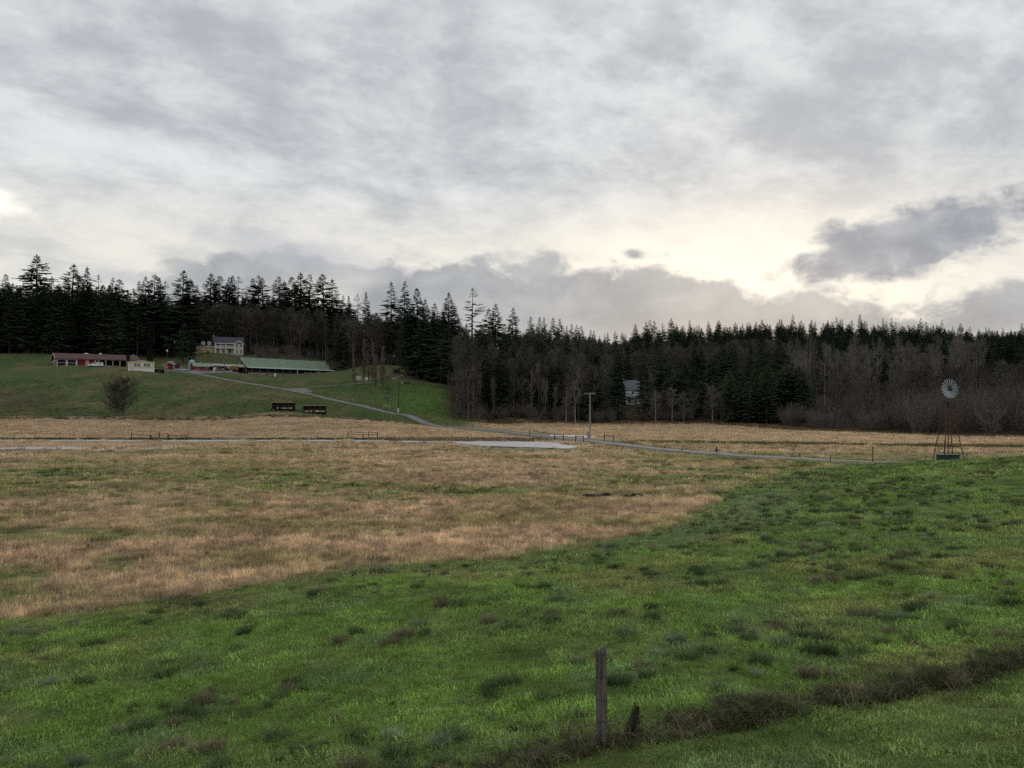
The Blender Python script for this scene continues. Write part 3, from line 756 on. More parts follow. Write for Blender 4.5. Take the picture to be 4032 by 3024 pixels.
put(FAR, x, y, z, R.uniform(0.35, 1.0, n) * (0.6 + 0.8 * fbm(x / 6, y / 9, 2)), R.randint(15, 18, n), c * R.uniform(0.6, 1.35, (n, 1)) * 1.2)
# rougher growth: ditch banks, road edge, foot of the wood
def rough_line(pts, n, spread, cols, s0, s1, store=FAR):
    P = smooth_line(pts, 0.5); i = R.randint(0, len(P), n); x = P[i, 0] + R.normal(0, spread, n); y = P[i, 1] + R.normal(0, spread, n)
    k = road_mask(x, y) > np.where(y > 140, 6.5, 2.6); x, y = x[k], y[k]; z = ground(x, y); m_ = len(x)
    cc = np.array(cols)[R.randint(0, len(cols), m_)] * R.uniform(0.75, 1.25, (m_, 1))
    put(store, x, y, z, R.uniform(s0, s1, m_), R.randint(15, 18, m_), cc)
rough_line([(-140, 151.5), (-100, 150), (-62, 149.5), (-26, 149.5), (-12, 146)], 700, 0.7, [(0.075, 0.10, 0.035), (0.11, 0.11, 0.05)], 0.7, 1.3)
rough_line([(-24, 148), (-12, 146), (0, 146), (8, 146), (11, 152)], 520, 1.6, [(0.30, 0.21, 0.13), (0.16, 0.105, 0.08), (0.33, 0.25, 0.15)], 1.0, 2.1)
rough_line([(PX(2500, 139), 139), (PX(3000, 134), 134), (PX(3500, 128), 128), (PX(4100, 124), 124)], 520, 1.2, [(0.11, 0.12, 0.05), (0.2, 0.15, 0.09)], 0.8, 1.6)
rough_line([(PX(p, d), d - 3) for p, d in ((1800, 262), (2100, 266), (2400, 268), (2700, 258), (2900, 236), (3200, 208), (3600, 177), (4032, 163), (4300, 160))], 1500, 1.8, [(0.17, 0.115, 0.07), (0.26, 0.19, 0.10), (0.12, 0.10, 0.05)], 1.0, 2.4)
rough_line([(PX(p, 212), 212) for p in (-300, 0, 400, 900, 1500)], 700, 1.4, [(0.10, 0.11, 0.045), (0.15, 0.13, 0.06)], 0.7, 1.4)
# uncut dead grass along the near fence
FENCEG = {k: [] for k in ('p', 's', 'i', 'c')}
n = 1500; t = np.concatenate([R.uniform(-1.2, 13, 1250), R.uniform(-7, -1.2, 250)]); off = R.normal(0.0, 0.15, n) * np.where(t < -1.2, 1.5, 1.0)
x = FP[0] + FDIR[0] * t - FDIR[1] * off; y = FP[1] + FDIR[1] * t + FDIR[0] * off; z = ground(x, y)
cc = np.array([(0.105, 0.103, 0.056), (0.072, 0.076, 0.042), (0.20, 0.18, 0.11), (0.085, 0.125, 0.048)])[R.choice(4, n, p=[0.3, 0.27, 0.13, 0.3])] * R.uniform(0.7, 1.3, (n, 1))
near_ = np.exp(-((t + 0.2) / 1.0) ** 2)
sz = R.uniform(0.24, 0.64, n) * (1 - 0.55 * near_) * np.where(t < -1.2, 0.55, 1.0) * (0.75 + 0.5 * fbm(t / 1.1, t * 0, 2))
sz = sz * (0.55 + 0.9 * fbm(t / 0.7 + 8, t * 0 + 3, 3))
put(FENCEG, x, y, z, sz, R.randint(12, 15, n), cc)
n = 130; t = R.uniform(-1.5, 13, n); off = R.normal(-0.10, 0.16, n); x = FP[0] + FDIR[0] * t - FDIR[1] * off; y = FP[1] + FDIR[1] * t + FDIR[0] * off
put(FENCEG, x, y, ground(x, y), R.uniform(0.5, 1.0, n) * (0.5 + fbm(t / 0.7 + 8, t * 0 + 3, 3)), R.randint(18, 21, n), np.array([0.21, 0.19, 0.125]) * R.uniform(0.4, 1.1, (n, 1)))
def flush(name, st, label, cat):
    p = np.vstack(st['p']); s_ = np.concatenate(st['s']); i = np.concatenate(st['i']); c = np.vstack(st['c']); n = len(p)
    rot = np.column_stack([R.normal(0, 0.06, n), R.normal(0, 0.06, n), R.uniform(0, 6.28, n)])
    scl = np.column_stack([s_, s_, s_ * R.uniform(0.75, 1.25, n)])
    o = scatter(name, p, rot, scl, i, c, GRASS); tag(o, label, cat, kind='stuff'); return o
flush('pasture_grass', TURF, 'green tussocky pasture grass covering the near slope', 'grass')
flush('meadow_grass', MEADOW, 'tan dead meadow grass on the flat field below the slope', 'grass')
flush('far_grass', FAR, 'pale dry grass on the far flats around the pond and drive', 'grass')
flush('fence_line_grass', FENCEG, 'uncut brown dead grass in a strip along the near wire fence', 'grass')
# ------------------------------------------------------------------ built things: materials
RED = mat('red_siding', (0.185, 0.016, 0.022), 0.8, 0.25, 2.5)
BROOF = mat('brown_metal_roof', (0.105, 0.056, 0.048), 0.8, 0.25, 0.8)
GROOF = mat('green_metal_roof', (0.20, 0.262, 0.19), 0.65, 0.15, 0.5, spec=0.3)
SLATE = mat('slate_shingle', (0.065, 0.068, 0.085), 0.85, 0.25, 1.8)
CREAM = mat('cream_siding', (0.50, 0.44, 0.33), 0.8, 0.10, 2)
TANW = mat('tan_stucco', (0.48, 0.365, 0.21), 0.85, 0.15, 1.2)
WHITE = mat('white_paint', (0.72, 0.72, 0.72), 0.6, 0.08, 3)
CREAMP = mat('cream_paint', (0.66, 0.56, 0.40), 0.7, 0.12, 3)
YELLOW = mat('yellow_paint', (0.62, 0.52, 0.18), 0.7, 0.12, 3)
PALEY = mat('pale_yellow_siding', (0.56, 0.55, 0.33), 0.7, 0.06, 2)
GLASS = mat('dark_glass', (0.012, 0.014, 0.018), 0.12, 0.1, 2, spec=0.5)
DARK = mat('dark_parts_and_shade', (0.018, 0.016, 0.015), 0.95, 0.3, 2)  # near-black for dark parts; also paints the shade inside sheds and openings
WOOD = mat('weathered_wood', (0.14, 0.125, 0.11), 0.9, 0.3, 8, bump=0.4, bscale=30)
DWOOD = mat('dark_wood', (0.060, 0.045, 0.035), 0.9, 0.3, 8)
LWOOD = mat('fresh_timber', (0.30, 0.22, 0.12), 0.85, 0.2, 6)
GREYW = mat('grey_timber', (0.26, 0.255, 0.26), 0.9, 0.25, 8)
ORANGEW = mat('orange_wood', (0.30, 0.14, 0.055), 0.85, 0.2, 3)
STEEL = mat('galvanised_steel', (0.36, 0.40, 0.46), 0.45, 0.15, 1.5, metal=0.5)
RUST = mat('rusty_iron', (0.085, 0.042, 0.028), 0.8, 0.45, 5)
RUSTO = mat('rusty_orange_steel', (0.23, 0.10, 0.035), 0.8, 0.4, 2)
CONC = mat('concrete', (0.30, 0.29, 0.28), 0.9, 0.15, 2)
CARW = mat('white_car_paint', (0.74, 0.76, 0.80), 0.25, 0.04, 2, coat=0.4)
CARS = mat('silver_car_paint', (0.42, 0.44, 0.47), 0.3, 0.05, 2, metal=0.2, coat=0.4)
CARR = mat('red_car_paint', (0.22, 0.018, 0.028), 0.3, 0.08, 2, coat=0.4)
RUBBER = mat('tyre_rubber', (0.015, 0.015, 0.016), 0.9, 0.2, 8)
CHROME = mat('bright_metal', (0.5, 0.5, 0.52), 0.3, 0.1, 5, metal=0.8)
LAMPG = mat('lamp_lens', (0.75, 0.72, 0.65), 0.2, 0.05, 5)
REDL = mat('tail_lens', (0.30, 0.02, 0.02), 0.3, 0.05, 5)
GREENP = mat('dark_green_paint', (0.016, 0.046, 0.034), 0.6, 0.2, 3)
PLASTW = mat('white_plastic', (0.68, 0.69, 0.70), 0.5, 0.06, 3)
HAYM = mat('old_hay', (0.16, 0.125, 0.08), 0.95, 0.4, 4, bump=0.6, bscale=20)
SOILM = mat('black_soil', (0.026, 0.019, 0.015), 0.95, 0.4, 6, bump=0.8, bscale=12)

# ------------------------------------------------------------------ parts of buildings
def win(par, x, z, w, h, y=0.0, fr=0.12, m=None, rows=1, cols=1, glass=None, side=None, name='window'):
    """framed window on the plane y (facing -y); side='left' puts it on the plane x (facing -x) with x as depth coordinate"""
    m = m or WHITE; f = MB(); d = 0.07
    def bx(u0, u1, z0, z1, e0, e1, mb):
        if side == 'left': mb.box(y - e1, y - e0, u0, u1, z0, z1)
        else: mb.box(u0, u1, y - e1, y - e0, z0, z1)
    bx(x - w / 2 - fr, x + w / 2 + fr, z + h / 2, z + h / 2 + fr, 0, d, f); bx(x - w / 2 - fr, x + w / 2 + fr, z - h / 2 - fr, z - h / 2, 0, d + 0.03, f)
    bx(x - w / 2 - fr, x - w / 2, z - h / 2, z + h / 2, 0, d, f); bx(x + w / 2, x + w / 2 + fr, z - h / 2, z + h / 2, 0, d, f)
    t = min(0.05, fr * 0.6)
    for i in range(1, rows): zz = z - h / 2 + h * i / rows; bx(x - w / 2, x + w / 2, zz - t, zz + t, 0.015, d - 0.01, f)
    for i in range(1, cols): xx = x - w / 2 + w * i / cols; bx(xx - t, xx + t, z - h / 2, z + h / 2, 0.012, d - 0.013, f)
    o = f.build(name, m, par)
    g = MB(); bx(x - w / 2, x + w / 2, z - h / 2, z + h / 2, -0.03, 0.010, g); g.build('pane', glass or GLASS, o)
    return o
def gable_roof(par, x0, x1, y0, y1, ze, zr, m, over=0.4, th=0.14, axis='x', name='roof', yr=None):
    """two sloped slabs; axis is the ridge direction"""
    mb = MB()
    if axis == 'x':
        yr = (y0 + y1) / 2 if yr is None else yr
        sl1 = (zr - ze) / (yr - y0); sl2 = (zr - ze) / (y1 - yr)
        a = (y0 - over, ze - over * sl1); b_ = (y1 + over, ze - over * sl2)
        mb.prismx([a, (yr, zr), b_, (b_[0], b_[1] + th), (yr, zr + th * 1.15), (a[0], a[1] + th)], x0 - over, x1 + over)
    else:
        xr = (x0 + x1) / 2; sl = (zr - ze) / (xr - x0)
        mb.prism([(x0 - over, ze - over * sl), (xr, zr), (x1 + over, ze - over * sl), (x1 + over, ze - over * sl + th), (xr, zr + th * 1.15), (x0 - over, ze - over * sl + th)], y0 - over, y1 + over)
    return mb.build(name, m, par)
def gable_walls(par, x0, x1, y0, y1, zb, ze, zr, m, axis='x', yr=None, name='wall'):
    mb = MB()
    if axis == 'x':
        yr = (y0 + y1) / 2 if yr is None else yr
        mb.prismx([(y0, zb), (y1, zb), (y1, ze - 0.03), (yr, zr - 0.03), (y0, ze - 0.03)], x0, x1)
    else:
        xr = (x0 + x1) / 2
        mb.prism([(x0, zb), (x1, zb), (x1, ze - 0.03), (xr, zr - 0.03), (x0, ze - 0.03)], y0, y1)
    return mb.build(name, m, par)
def at(px, D, py=None): 
    x = PX(px, D); return (x, D, PZ(py, D) if py is not None else gz(x, D))

# ------------------------------------------------------------------ farmhouse
def farmhouse():
    D = 430; b = at(843.5, D, 1391); r = thing('farmhouse', 'cream two-storey farmhouse with slate roof, white double porch and two dormers', 'house', b, math.atan2(5.2, 14.0))
    H = -1.6
    MB().box(0, 10.1, 0.0, 9, H, 5.55).build('wall', CREAM, r)
    gable_walls(r, 10.1, 14.8, -1.9, 9.0, H + 0.4, 5.25, 6.9, CREAM, 'y')
    B(10.02, 14.88, -1.98, 9.05, H, H + 1.2).build('foundation', CONC, r)
    gable_walls(r, -8.7, -0.004, 0.6, 8.2, H, 3.9, 6.5, TANW, 'x')
    B(0.02, 10.08, -2.0, -0.03, -1.4, 0.0).build('porch_floor', CONC, r)
    rf = MB(); rf.prismx([(-2.3, 5.45), (3.6, 9.05), (9.5, 5.45), (9.5, 5.62), (3.6, 9.24), (-2.3, 5.62)], -0.3, 15.0)
    ro = rf.build('roof', SLATE, r); B(-1.0, 0.1, 3.0, 4.2, -1.2, 10.1).build('chimney', mat('chimney_brick', (0.20, 0.17, 0.15), 0.9, 0.3, 6), ro)
    gable_roof(r, 10.0, 14.9, -2.0, 2.5, 5.25, 6.95, SLATE, 0.35, 0.16, 'y')
    gm = MB(); sl = (6.95 - 5.25) / 2.45                                     # white bargeboards
    for sgn in (-1, 1):
        xa, za = 12.45, 7.05; xb, zb = 12.45 + sgn * 2.85, 7.05 - 2.85 * sl
        gm.hexa([(xa, -2.44, za - 0.34), (xb, -2.44, zb - 0.34), (xb, -2.37, zb - 0.34), (xa, -2.37, za - 0.34), (xa, -2.44, za + 0.06), (xb, -2.44, zb + 0.06), (xb, -2.37, zb + 0.06), (xa, -2.37, za + 0.06)])
    gm.build('bargeboard', WHITE, r)
    gable_roof(r, -8.9, -0.03, 0.6, 8.2, 3.9, 6.5, SLATE, 0.4, 0.15, 'x')
    B(-9.2, -0.05, 0.02, 0.16, 3.45, 3.75).build('fascia', WHITE, r)
    B(0.1, 10.0, -2.42, -2.33, 5.18, 5.50).build('fascia', WHITE, r)
    for x in (0.4, 3.1, 5.8, 9.95):
        c = MB().box(x - 0.17, x + 0.17, -2.05, -1.71, 0.0, 5.4); c.box(x - 0.25, x + 0.25, -2.1, -1.66, 5.15, 5.4); c.box(x - 0.24, x + 0.24, -2.1, -1.66, 0.0, 0.25); c.build('column', WHITE, r)
    B(0.1, 10.05, -2.15, -0.02, 2.72, 3.12).build('balcony', WHITE, r)
    for xa, xb in ((0.6, 2.9), (3.3, 5.6), (6.0, 9.8)):
        q_ = MB().box(xa, xb, -1.95, -1.87, 4.02, 4.14).box(xa, xb, -1.95, -1.87, 3.26, 3.34)
        k = int((xb - xa) / 0.22)
        for i in range(1, k): xx = xa + (xb - xa) * i / k; q_.box(xx - 0.035, xx + 0.035, -1.93, -1.89, 3.34, 4.02)
        q_.build('balustrade', WHITE, r)
    for x in (1.75, 4.45): win(r, x, 1.35, 0.9, 1.9, 0.0, 0.28, rows=2)
    for x, w in ((1.9, 0.9), (7.9, 0.8)): win(r, x, 4.2, w, 1.5, 0.0, 0.18, rows=2)
    dr = B(7.3, 8.4, -0.09, 0.0, 0.0, 2.2).build('door', DWOOD, r); MB().lathe([(0.28, -0.03), (0.34, 0.0), (0.28, 0.03)], 12).build('wreath', GREENP, dr).matrix_local = Matrix.Translation((7.85, -0.13, 1.5)) @ Matrix.Rotation(math.pi / 2, 4, 'X')
    for x in (11.4, 13.5):
        win(r, x, 4.2, 0.85, 1.5, -1.9, 0.24, rows=2); win(r, x, 1.15, 0.9, 1.8, -1.9, 0.24, rows=2)
    for x in (-5.8, -2.7):
        win(r, x, 1.35, 0.62, 1.0, 0.6, 0.2, rows=2)
        dm = gable_walls(r, x - 0.75, x + 0.75, 0.75, 3.2, 4.3, 5.75, 6.35, WHITE, 'y', name='dormer')
        gable_roof(dm, x - 0.75, x + 0.75, 0.75, 3.2, 5.75, 6.38, SLATE, 0.25, 0.1, 'y', name='dormer_roof')
        q_ = MB(); 
        for sgn in (-1, 1):
            xb = x + sgn * 1.15; zb = 6.5 - 1.15 * 0.84
            q_.hexa([(x, 0.42, 6.28), (xb, 0.42, zb - 0.22), (xb, 0.48, zb - 0.22), (x, 0.48, 6.28), (x, 0.42, 6.58), (xb, 0.42, zb + 0.06), (xb, 0.48, zb + 0.06), (x, 0.48, 6.58)])
        q_.build('bargeboard', WHITE, dm)
        win(dm, x, 5.1, 0.6, 0.85, 0.75, 0.1, rows=2)
    B(-9.3, -8.72, 0.9, 3.6, -1.0, 3.0).build('side_porch', CREAM, r)
farmhouse()
tag(thing_ := MB().lathe([(0.1, 0), (0.45, 0.2), (0.55, 0.7), (0.35, 1.1), (0.05, 1.3)], 9).build('garden_shrub', mat('shrub_leaf', (0.05, 0.06, 0.03), 0.95, 0.4, 6, bump=1.0, bscale=8)), 'low dark shrub against the farmhouse wing wall', 'shrub'); thing_.location = at(818, 428)

# ------------------------------------------------------------------ long red barn
def red_barn():
    b = at(222, 335, 1441.5); r = thing('red_barn', 'long low red barn with brown metal roof, white-framed doors and open carport', 'barn', b, math.atan2(18, 26))
    LN, W, E, Rg = 32.0, 20.0, 3.3, 5.9
    gable_walls(r, 0, 14.6, 0, W, -1.5, E, Rg, RED, 'x')
    gable_walls(r, 14.604, LN, 6.0, W, -1.5, E + 1.2, Rg, RED, 'x', yr=10.0)
    gable_roof(r, 0, LN, 0, W, E, Rg, BROOF, 0.6, 0.16, 'x')
    bb = MB(); sl = (Rg - E) / 10.0
    for (ya, za), (yb, zb) in (((10, Rg + 0.2), (-0.62, E + 0.2 - 0.62 * sl)), ((10, Rg + 0.2), (20.62, E + 0.2 - 0.62 * sl))):
        bb.hexa([(-0.68, ya, za - 0.3), (-0.68, yb, zb - 0.3), (-0.61, yb, zb - 0.3), (-0.61, ya, za - 0.3), (-0.68, ya, za), (-0.68, yb, zb), (-0.61, yb, zb), (-0.61, ya, za)])
    bb.build('bargeboard', CREAMP, r)
    B(-0.6, LN + 0.6, -0.68, -0.61, E - 0.28, E - 0.02).build('fascia', BROOF, r)
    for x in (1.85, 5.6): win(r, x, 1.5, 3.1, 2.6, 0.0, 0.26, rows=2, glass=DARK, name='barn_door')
    B(7.35, 7.62, -0.05, 0, -0.2, 3.2).build('trim_board', WHITE, r)
    B(10.8, 11.1, -0.06, 0, -0.2, 3.15).build('trim_board', CREAMP, r); B(11.45, 12.0, -0.07, 0, -0.2, 3.15).build('trim_board', YELLOW, r)
    B(14.3, 14.7, -0.06, 0, -0.2, 3.15).build('trim_board', CREAMP, r)
    B(14.7, LN, 5.9, 5.98, -0.2, 3.2).build('carport_shade_panel', DARK, r)  # near-black sheet before the red wall, painting the carport's shade
    for x in (15.8, 18.6, 21.4, 24.2, 27.0, 29.8):
        p = MB().box(x - 0.12, x + 0.12, 0.0, 0.24, -1.2, E - 0.05)
        for s_ in (-1, 1): p.hexa([(x, 0.03, 2.35), (x + s_ * 0.75, 0.03, 3.0), (x + s_ * 0.75, 0.2, 3.0), (x, 0.2, 2.35), (x, 0.03, 2.6), (x + s_ * 0.75, 0.03, 3.22), (x + s_ * 0.75, 0.2, 3.22), (x, 0.2, 2.6)])
        p.build('carport_post', CREAMP, r)
    B(14.7, LN, 0.02, 0.22, E - 0.04, E + 0.22).build('beam', DWOOD, r)
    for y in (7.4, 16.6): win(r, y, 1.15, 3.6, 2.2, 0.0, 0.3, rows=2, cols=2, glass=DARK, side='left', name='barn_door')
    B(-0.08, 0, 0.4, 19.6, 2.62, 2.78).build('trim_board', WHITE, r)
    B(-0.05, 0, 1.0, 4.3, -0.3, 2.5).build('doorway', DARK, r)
    v = MB().lathe([(0.14, 0), (0.14, 0.9), (0.22, 0.9), (0.22, 1.05), (0.05, 1.2)], 8).build('roof_vent', STEEL, r); v.location = (30.6, 7.0, 5.2)
red_barn()
# round white things behind the barn ridge
o = MB().lathe([(2.3, 0), (2.3, 1.2), (1.7, 2.2), (0.9, 2.75), (0.05, 2.95)], 16).build('domed_shelter', PLASTW, smooth=False); tag(o, 'white domed shelter behind the red barn roof ridge', 'shelter'); o.location = at(339, 372); o.location.z = PZ(1397, 372) - 2.1
o = thing('water_tank', 'upright white plastic tank showing above the red barn roof', 'tank', at(394, 368)); o.location.z = PZ(1400, 368) - 2.4
MB().lathe([(0.55, 0), (0.55, 3.1), (0.45, 3.35), (0.2, 3.45)], 14).build('tank_body', PLASTW, o, True); MB().lathe([(0.22, 3.44), (0.22, 3.6), (0.05, 3.62)], 10).build('lid', PLASTW, o)

# ------------------------------------------------------------------ pale mobile home
def mobile_home():
    b = at(505, 300, 1462.5); r = thing('mobile_home', 'pale yellow mobile home with white skirting and shuttered windows', 'house', b, math.atan2(4.4, 8.9))
    W, Ln = 8.9, 14.0
    gable_walls(r, 0, W, 0, Ln, 1.15, 3.6, 4.15, PALEY, 'y')
    B(-0.03, W + 0.03, -0.03, Ln + 0.03, -1.6, 1.14).build('skirting', WHITE, r)
    gable_roof(r, 0, W, 0, Ln, 3.6, 4.15, WHITE, 0.28, 0.12, 'y')
    for x in (2.32, 3.62, 5.65, 6.92): win(r, x, 2.55, 0.92, 1.15, 0.0, 0.09, cols=2)
    for x in (1.45, 4.38, 4.92, 7.7): B(x - 0.2, x + 0.2, -0.06, 0, 1.95, 3.15).build('shutter', WHITE, r)
    for y in (3, 7.5, 11.5): win(r, y, 2.5, 1.0, 1.0, 0.0, 0.1, side='left')
    for x in (0.1, W - 0.1): B(x - 0.09, x + 0.09, -0.045, 0, 1.15, 3.6).build('corner_trim', WHITE, r)
    # handrail in front of the skirting
    t = MB(); t.tube((0.6, -0.5, 0.0), (0.6, -0.5, 1.0), 0.03).tube((0.6, -0.5, 1.0), (1.35, -0.5, 0.98), 0.03).tube((1.35, -0.5, 0.98), (1.35, -0.5, -0.2), 0.03).tube((1.35, -0.5, 0.6), (4.2, -0.5, 0.35), 0.03).tube((4.2, -0.5, 0.35), (4.2, -0.5, -0.4), 0.03)
    o = t.build('garden_handrail', DWOOD); tag(o, 'thin dark handrail in front of the mobile home skirting', 'handrail'); o.matrix_world = Matrix.Translation(b) @ Matrix.Rotation(math.atan2(4.4, 8.9), 4, 'Z')
    d = thing('timber_deck', 'dark timber deck with stairs beside the mobile home', 'deck', Vector(b), math.atan2(4.4, 8.9))
    B(W + 0.1, W + 3.6, 0.8, 4.4, 0.95, 1.12).build('deck_floor', DWOOD, d)
    for x in (W + 0.25, W + 1.9, W + 3.45): B(x - 0.07, x + 0.07, 0.85, 0.99, -1.4, 2.05).build('post', DWOOD, d)
    B(W + 0.1, W + 3.6, 0.86, 0.94, 1.98, 2.08).build('rail', DWOOD, d); B(W + 0.1, W + 3.6, 0.87, 0.93, 1.5, 1.58).build('rail', DWOOD, d)
    B(W + 0.15, W + 3.5, 1.3, 4.3, -1.3, 0.93).build('under_deck_fill', DARK, d)  # near-black block filling the space below the deck floor
    for i in range(6): B(W + 3.62 - 0.02 + i * 0.3 - 3.0, W + 3.9 + i * 0.3 - 3.0, -0.1, 0.76, -0.75 + i * 0.28, -0.69 + i * 0.28).build('step', WOOD, d)
    MB().hexa([(W + 0.5, -0.16, -1.0), (W + 2.5, -0.16, 0.85), (W + 2.5, -0.10, 0.85), (W + 0.5, -0.10, -1.0), (W + 0.5, -0.16, -0.75), (W + 2.5, -0.16, 1.1), (W + 2.5, -0.10, 1.1), (W + 0.5, -0.10, -0.75)]).build('stringer', WOOD, d)
mobile_home()

# ------------------------------------------------------------------ small red shed, silo, green-roofed sheds
def small_shed():
    b = at(645, 335, 1455.5); r = thing('red_shed', 'small red gabled shed with orange-white bargeboards and a white door', 'shed', b, math.atan2(1.8, 4.2))
    W = 3.9
    gable_walls(r, 0, W, 0, 5.5, -1.0, 2.15, 2.95, RED, 'y')
    gable_roof(r, 0, W, 0, 5.5, 2.15, 2.95, mat('grey_roof_felt', (0.11, 0.10, 0.10), 0.9, 0.2, 3), 0.5, 0.1, 'y')
    q_ = MB(); sl = 0.8 / (W / 2)
    for s_ in (-1, 1):
        xa = W / 2; xb = W / 2 + s_ * (W / 2 + 0.55); za = 3.1; zb = 3.1 - (W / 2 + 0.55) * sl
        q_.hexa([(xa, -0.58, za - 0.26), (xb, -0.58, zb - 0.26), (xb, -0.51, zb - 0.26), (xa, -0.51, za - 0.26), (xa, -0.58, za), (xb, -0.58, zb), (xb, -0.51, zb), (xa, -0.51, za)])
    q_.build('bargeboard', mat('orange_white_board', (0.62, 0.42, 0.26), 0.7, 0.3, 4), r)
    dr = win(r, 1.0, 1.0, 0.75, 1.9, 0.0, 0.13, rows=2, name='door')
    for x in (0.12, W - 0.12): B(x - 0.1, x + 0.1, -0.05, 0, -0.1, 2.1).build('corner_trim', CREAMP, r)
    B(4.3, 6.6, 1.6, 5.2, -0.8, 2.3).build('annex', RED, r); B(4.1, 6.9, 1.2, 5.4, 2.32, 2.44).build('annex_roof', DWOOD, r)
    B(6.35, 6.58, 1.54, 1.6, -0.1, 2.2).build('corner_trim', CREAMP, r); B(4.35, 5.3, 1.53, 1.6, 0, 2.0).build('doorway', mat('blue_door', (0.03, 0.05, 0.10), 0.7, 0.2, 3), r)
    for i, (px_, py_, w_) in enumerate(((671, 1425, 2.2), (681, 1431.5, 1.5))):
        p = B(-w_ / 2, w_ / 2, -0.5, 0.5, -0.12, 0.12).build('sheet_metal_awning', WHITE); tag(p, ['pale narrow awning standing behind the small red shed', 'white sheet awning right of the small red shed ridge'][i], 'awning'); p.location = at(px_, 342, py_)
        for s_ in (-1, 1): B(s_ * w_ * 0.4 - 0.04, s_ * w_ * 0.4 + 0.04, -0.04, 0.04, -3.4, -0.12).build('leg', DWOOD, p)
small_shed()
def silo():
    b = at(755, 352, 1460); r = thing('feed_silo', 'blue-grey steel feed silo with a conical top', 'silo', b)
    body = MB().lathe([(1.42, -0.8)] + [(1.42 + (0.03 if i % 2 else 0), i * 0.42) for i in range(10)] + [(1.42, 4.05)], 20).build('bin_wall', STEEL, r)
    MB().lathe([(1.55, 4.04), (0.35, 4.85), (0.35, 5.0), (0.05, 5.05)], 20).build('cone_roof', STEEL, r)
    t = MB().tube((-0.2, -1.55, -0.4), (-0.2, -1.55, 4.0), 0.03).tube((0.2, -1.55, -0.4), (0.2, -1.55, 4.0), 0.03)
    for i in range(13): t.tube((-0.2, -1.55, i * 0.31), (0.2, -1.55, i * 0.31), 0.02, n=4)
    t.build('ladder', DWOOD, r)
    p = MB().path([(1.9, -1.6, -0.6), (1.3, -1.9, 0.9), (1.7, -1.8, 2.0), (2.7, -1.6, 2.5)], [0.13] * 4, 8).build('auger_pipe', WHITE, r)
silo()
def green_sheds():
    b = at(763, 345, 1462); r = thing('green_roofed_shed', 'low red shed with a green metal roof beside the silo', 'shed', b, math.atan2(11.5, 18))
    gable_walls(r, 0, 6.6, 0, 6, -1, 2.25, 3.7, RED, 'x'); B(-0.03, 6.63, -0.04, 6.03, -1.0, 0.75).build('plinth', CONC, r)
    gable_roof(r, 0, 6.6, 0, 6, 2.25, 3.7, GROOF, 0.4, 0.1, 'x')
    for x in (1.6, 5.2): win(r, x, 1.45, 0.8, 0.7, 0.0, 0.08, m=CREAMP)
    v = MB().lathe([(0.12, 0), (0.12, 0.7), (0.2, 0.72), (0.05, 0.95)], 8).build('roof_vent', STEEL, r); v.location = (3.4, 2.6, 3.55)
    o2 = thing('open_machine_shed', 'long open-fronted machine shed with a green roof left of the big barn', 'shed', Vector(b) + Matrix.Rotation(math.atan2(11.5, 18), 3, 'Z') @ Vector((7.1, 0.4, 0)), math.atan2(11.5, 18))
    MB().prismx([(0, 2.35), (3.2, 3.55), (6.4, 2.35), (6.4, 2.45), (3.2, 3.66), (-0.4, 2.32), (-0.4, 2.22)], -0.2, 14.5).build('roof', GROOF, o2)
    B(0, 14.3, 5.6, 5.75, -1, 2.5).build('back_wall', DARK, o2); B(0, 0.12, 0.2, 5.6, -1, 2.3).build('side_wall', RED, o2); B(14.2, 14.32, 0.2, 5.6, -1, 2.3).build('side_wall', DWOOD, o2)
    for x in (0.3, 3.7, 7.1, 10.6, 14.0): B(x - 0.1, x + 0.1, 0.1, 0.3, -1, 2.32).build('post', DWOOD, o2)
green_sheds()
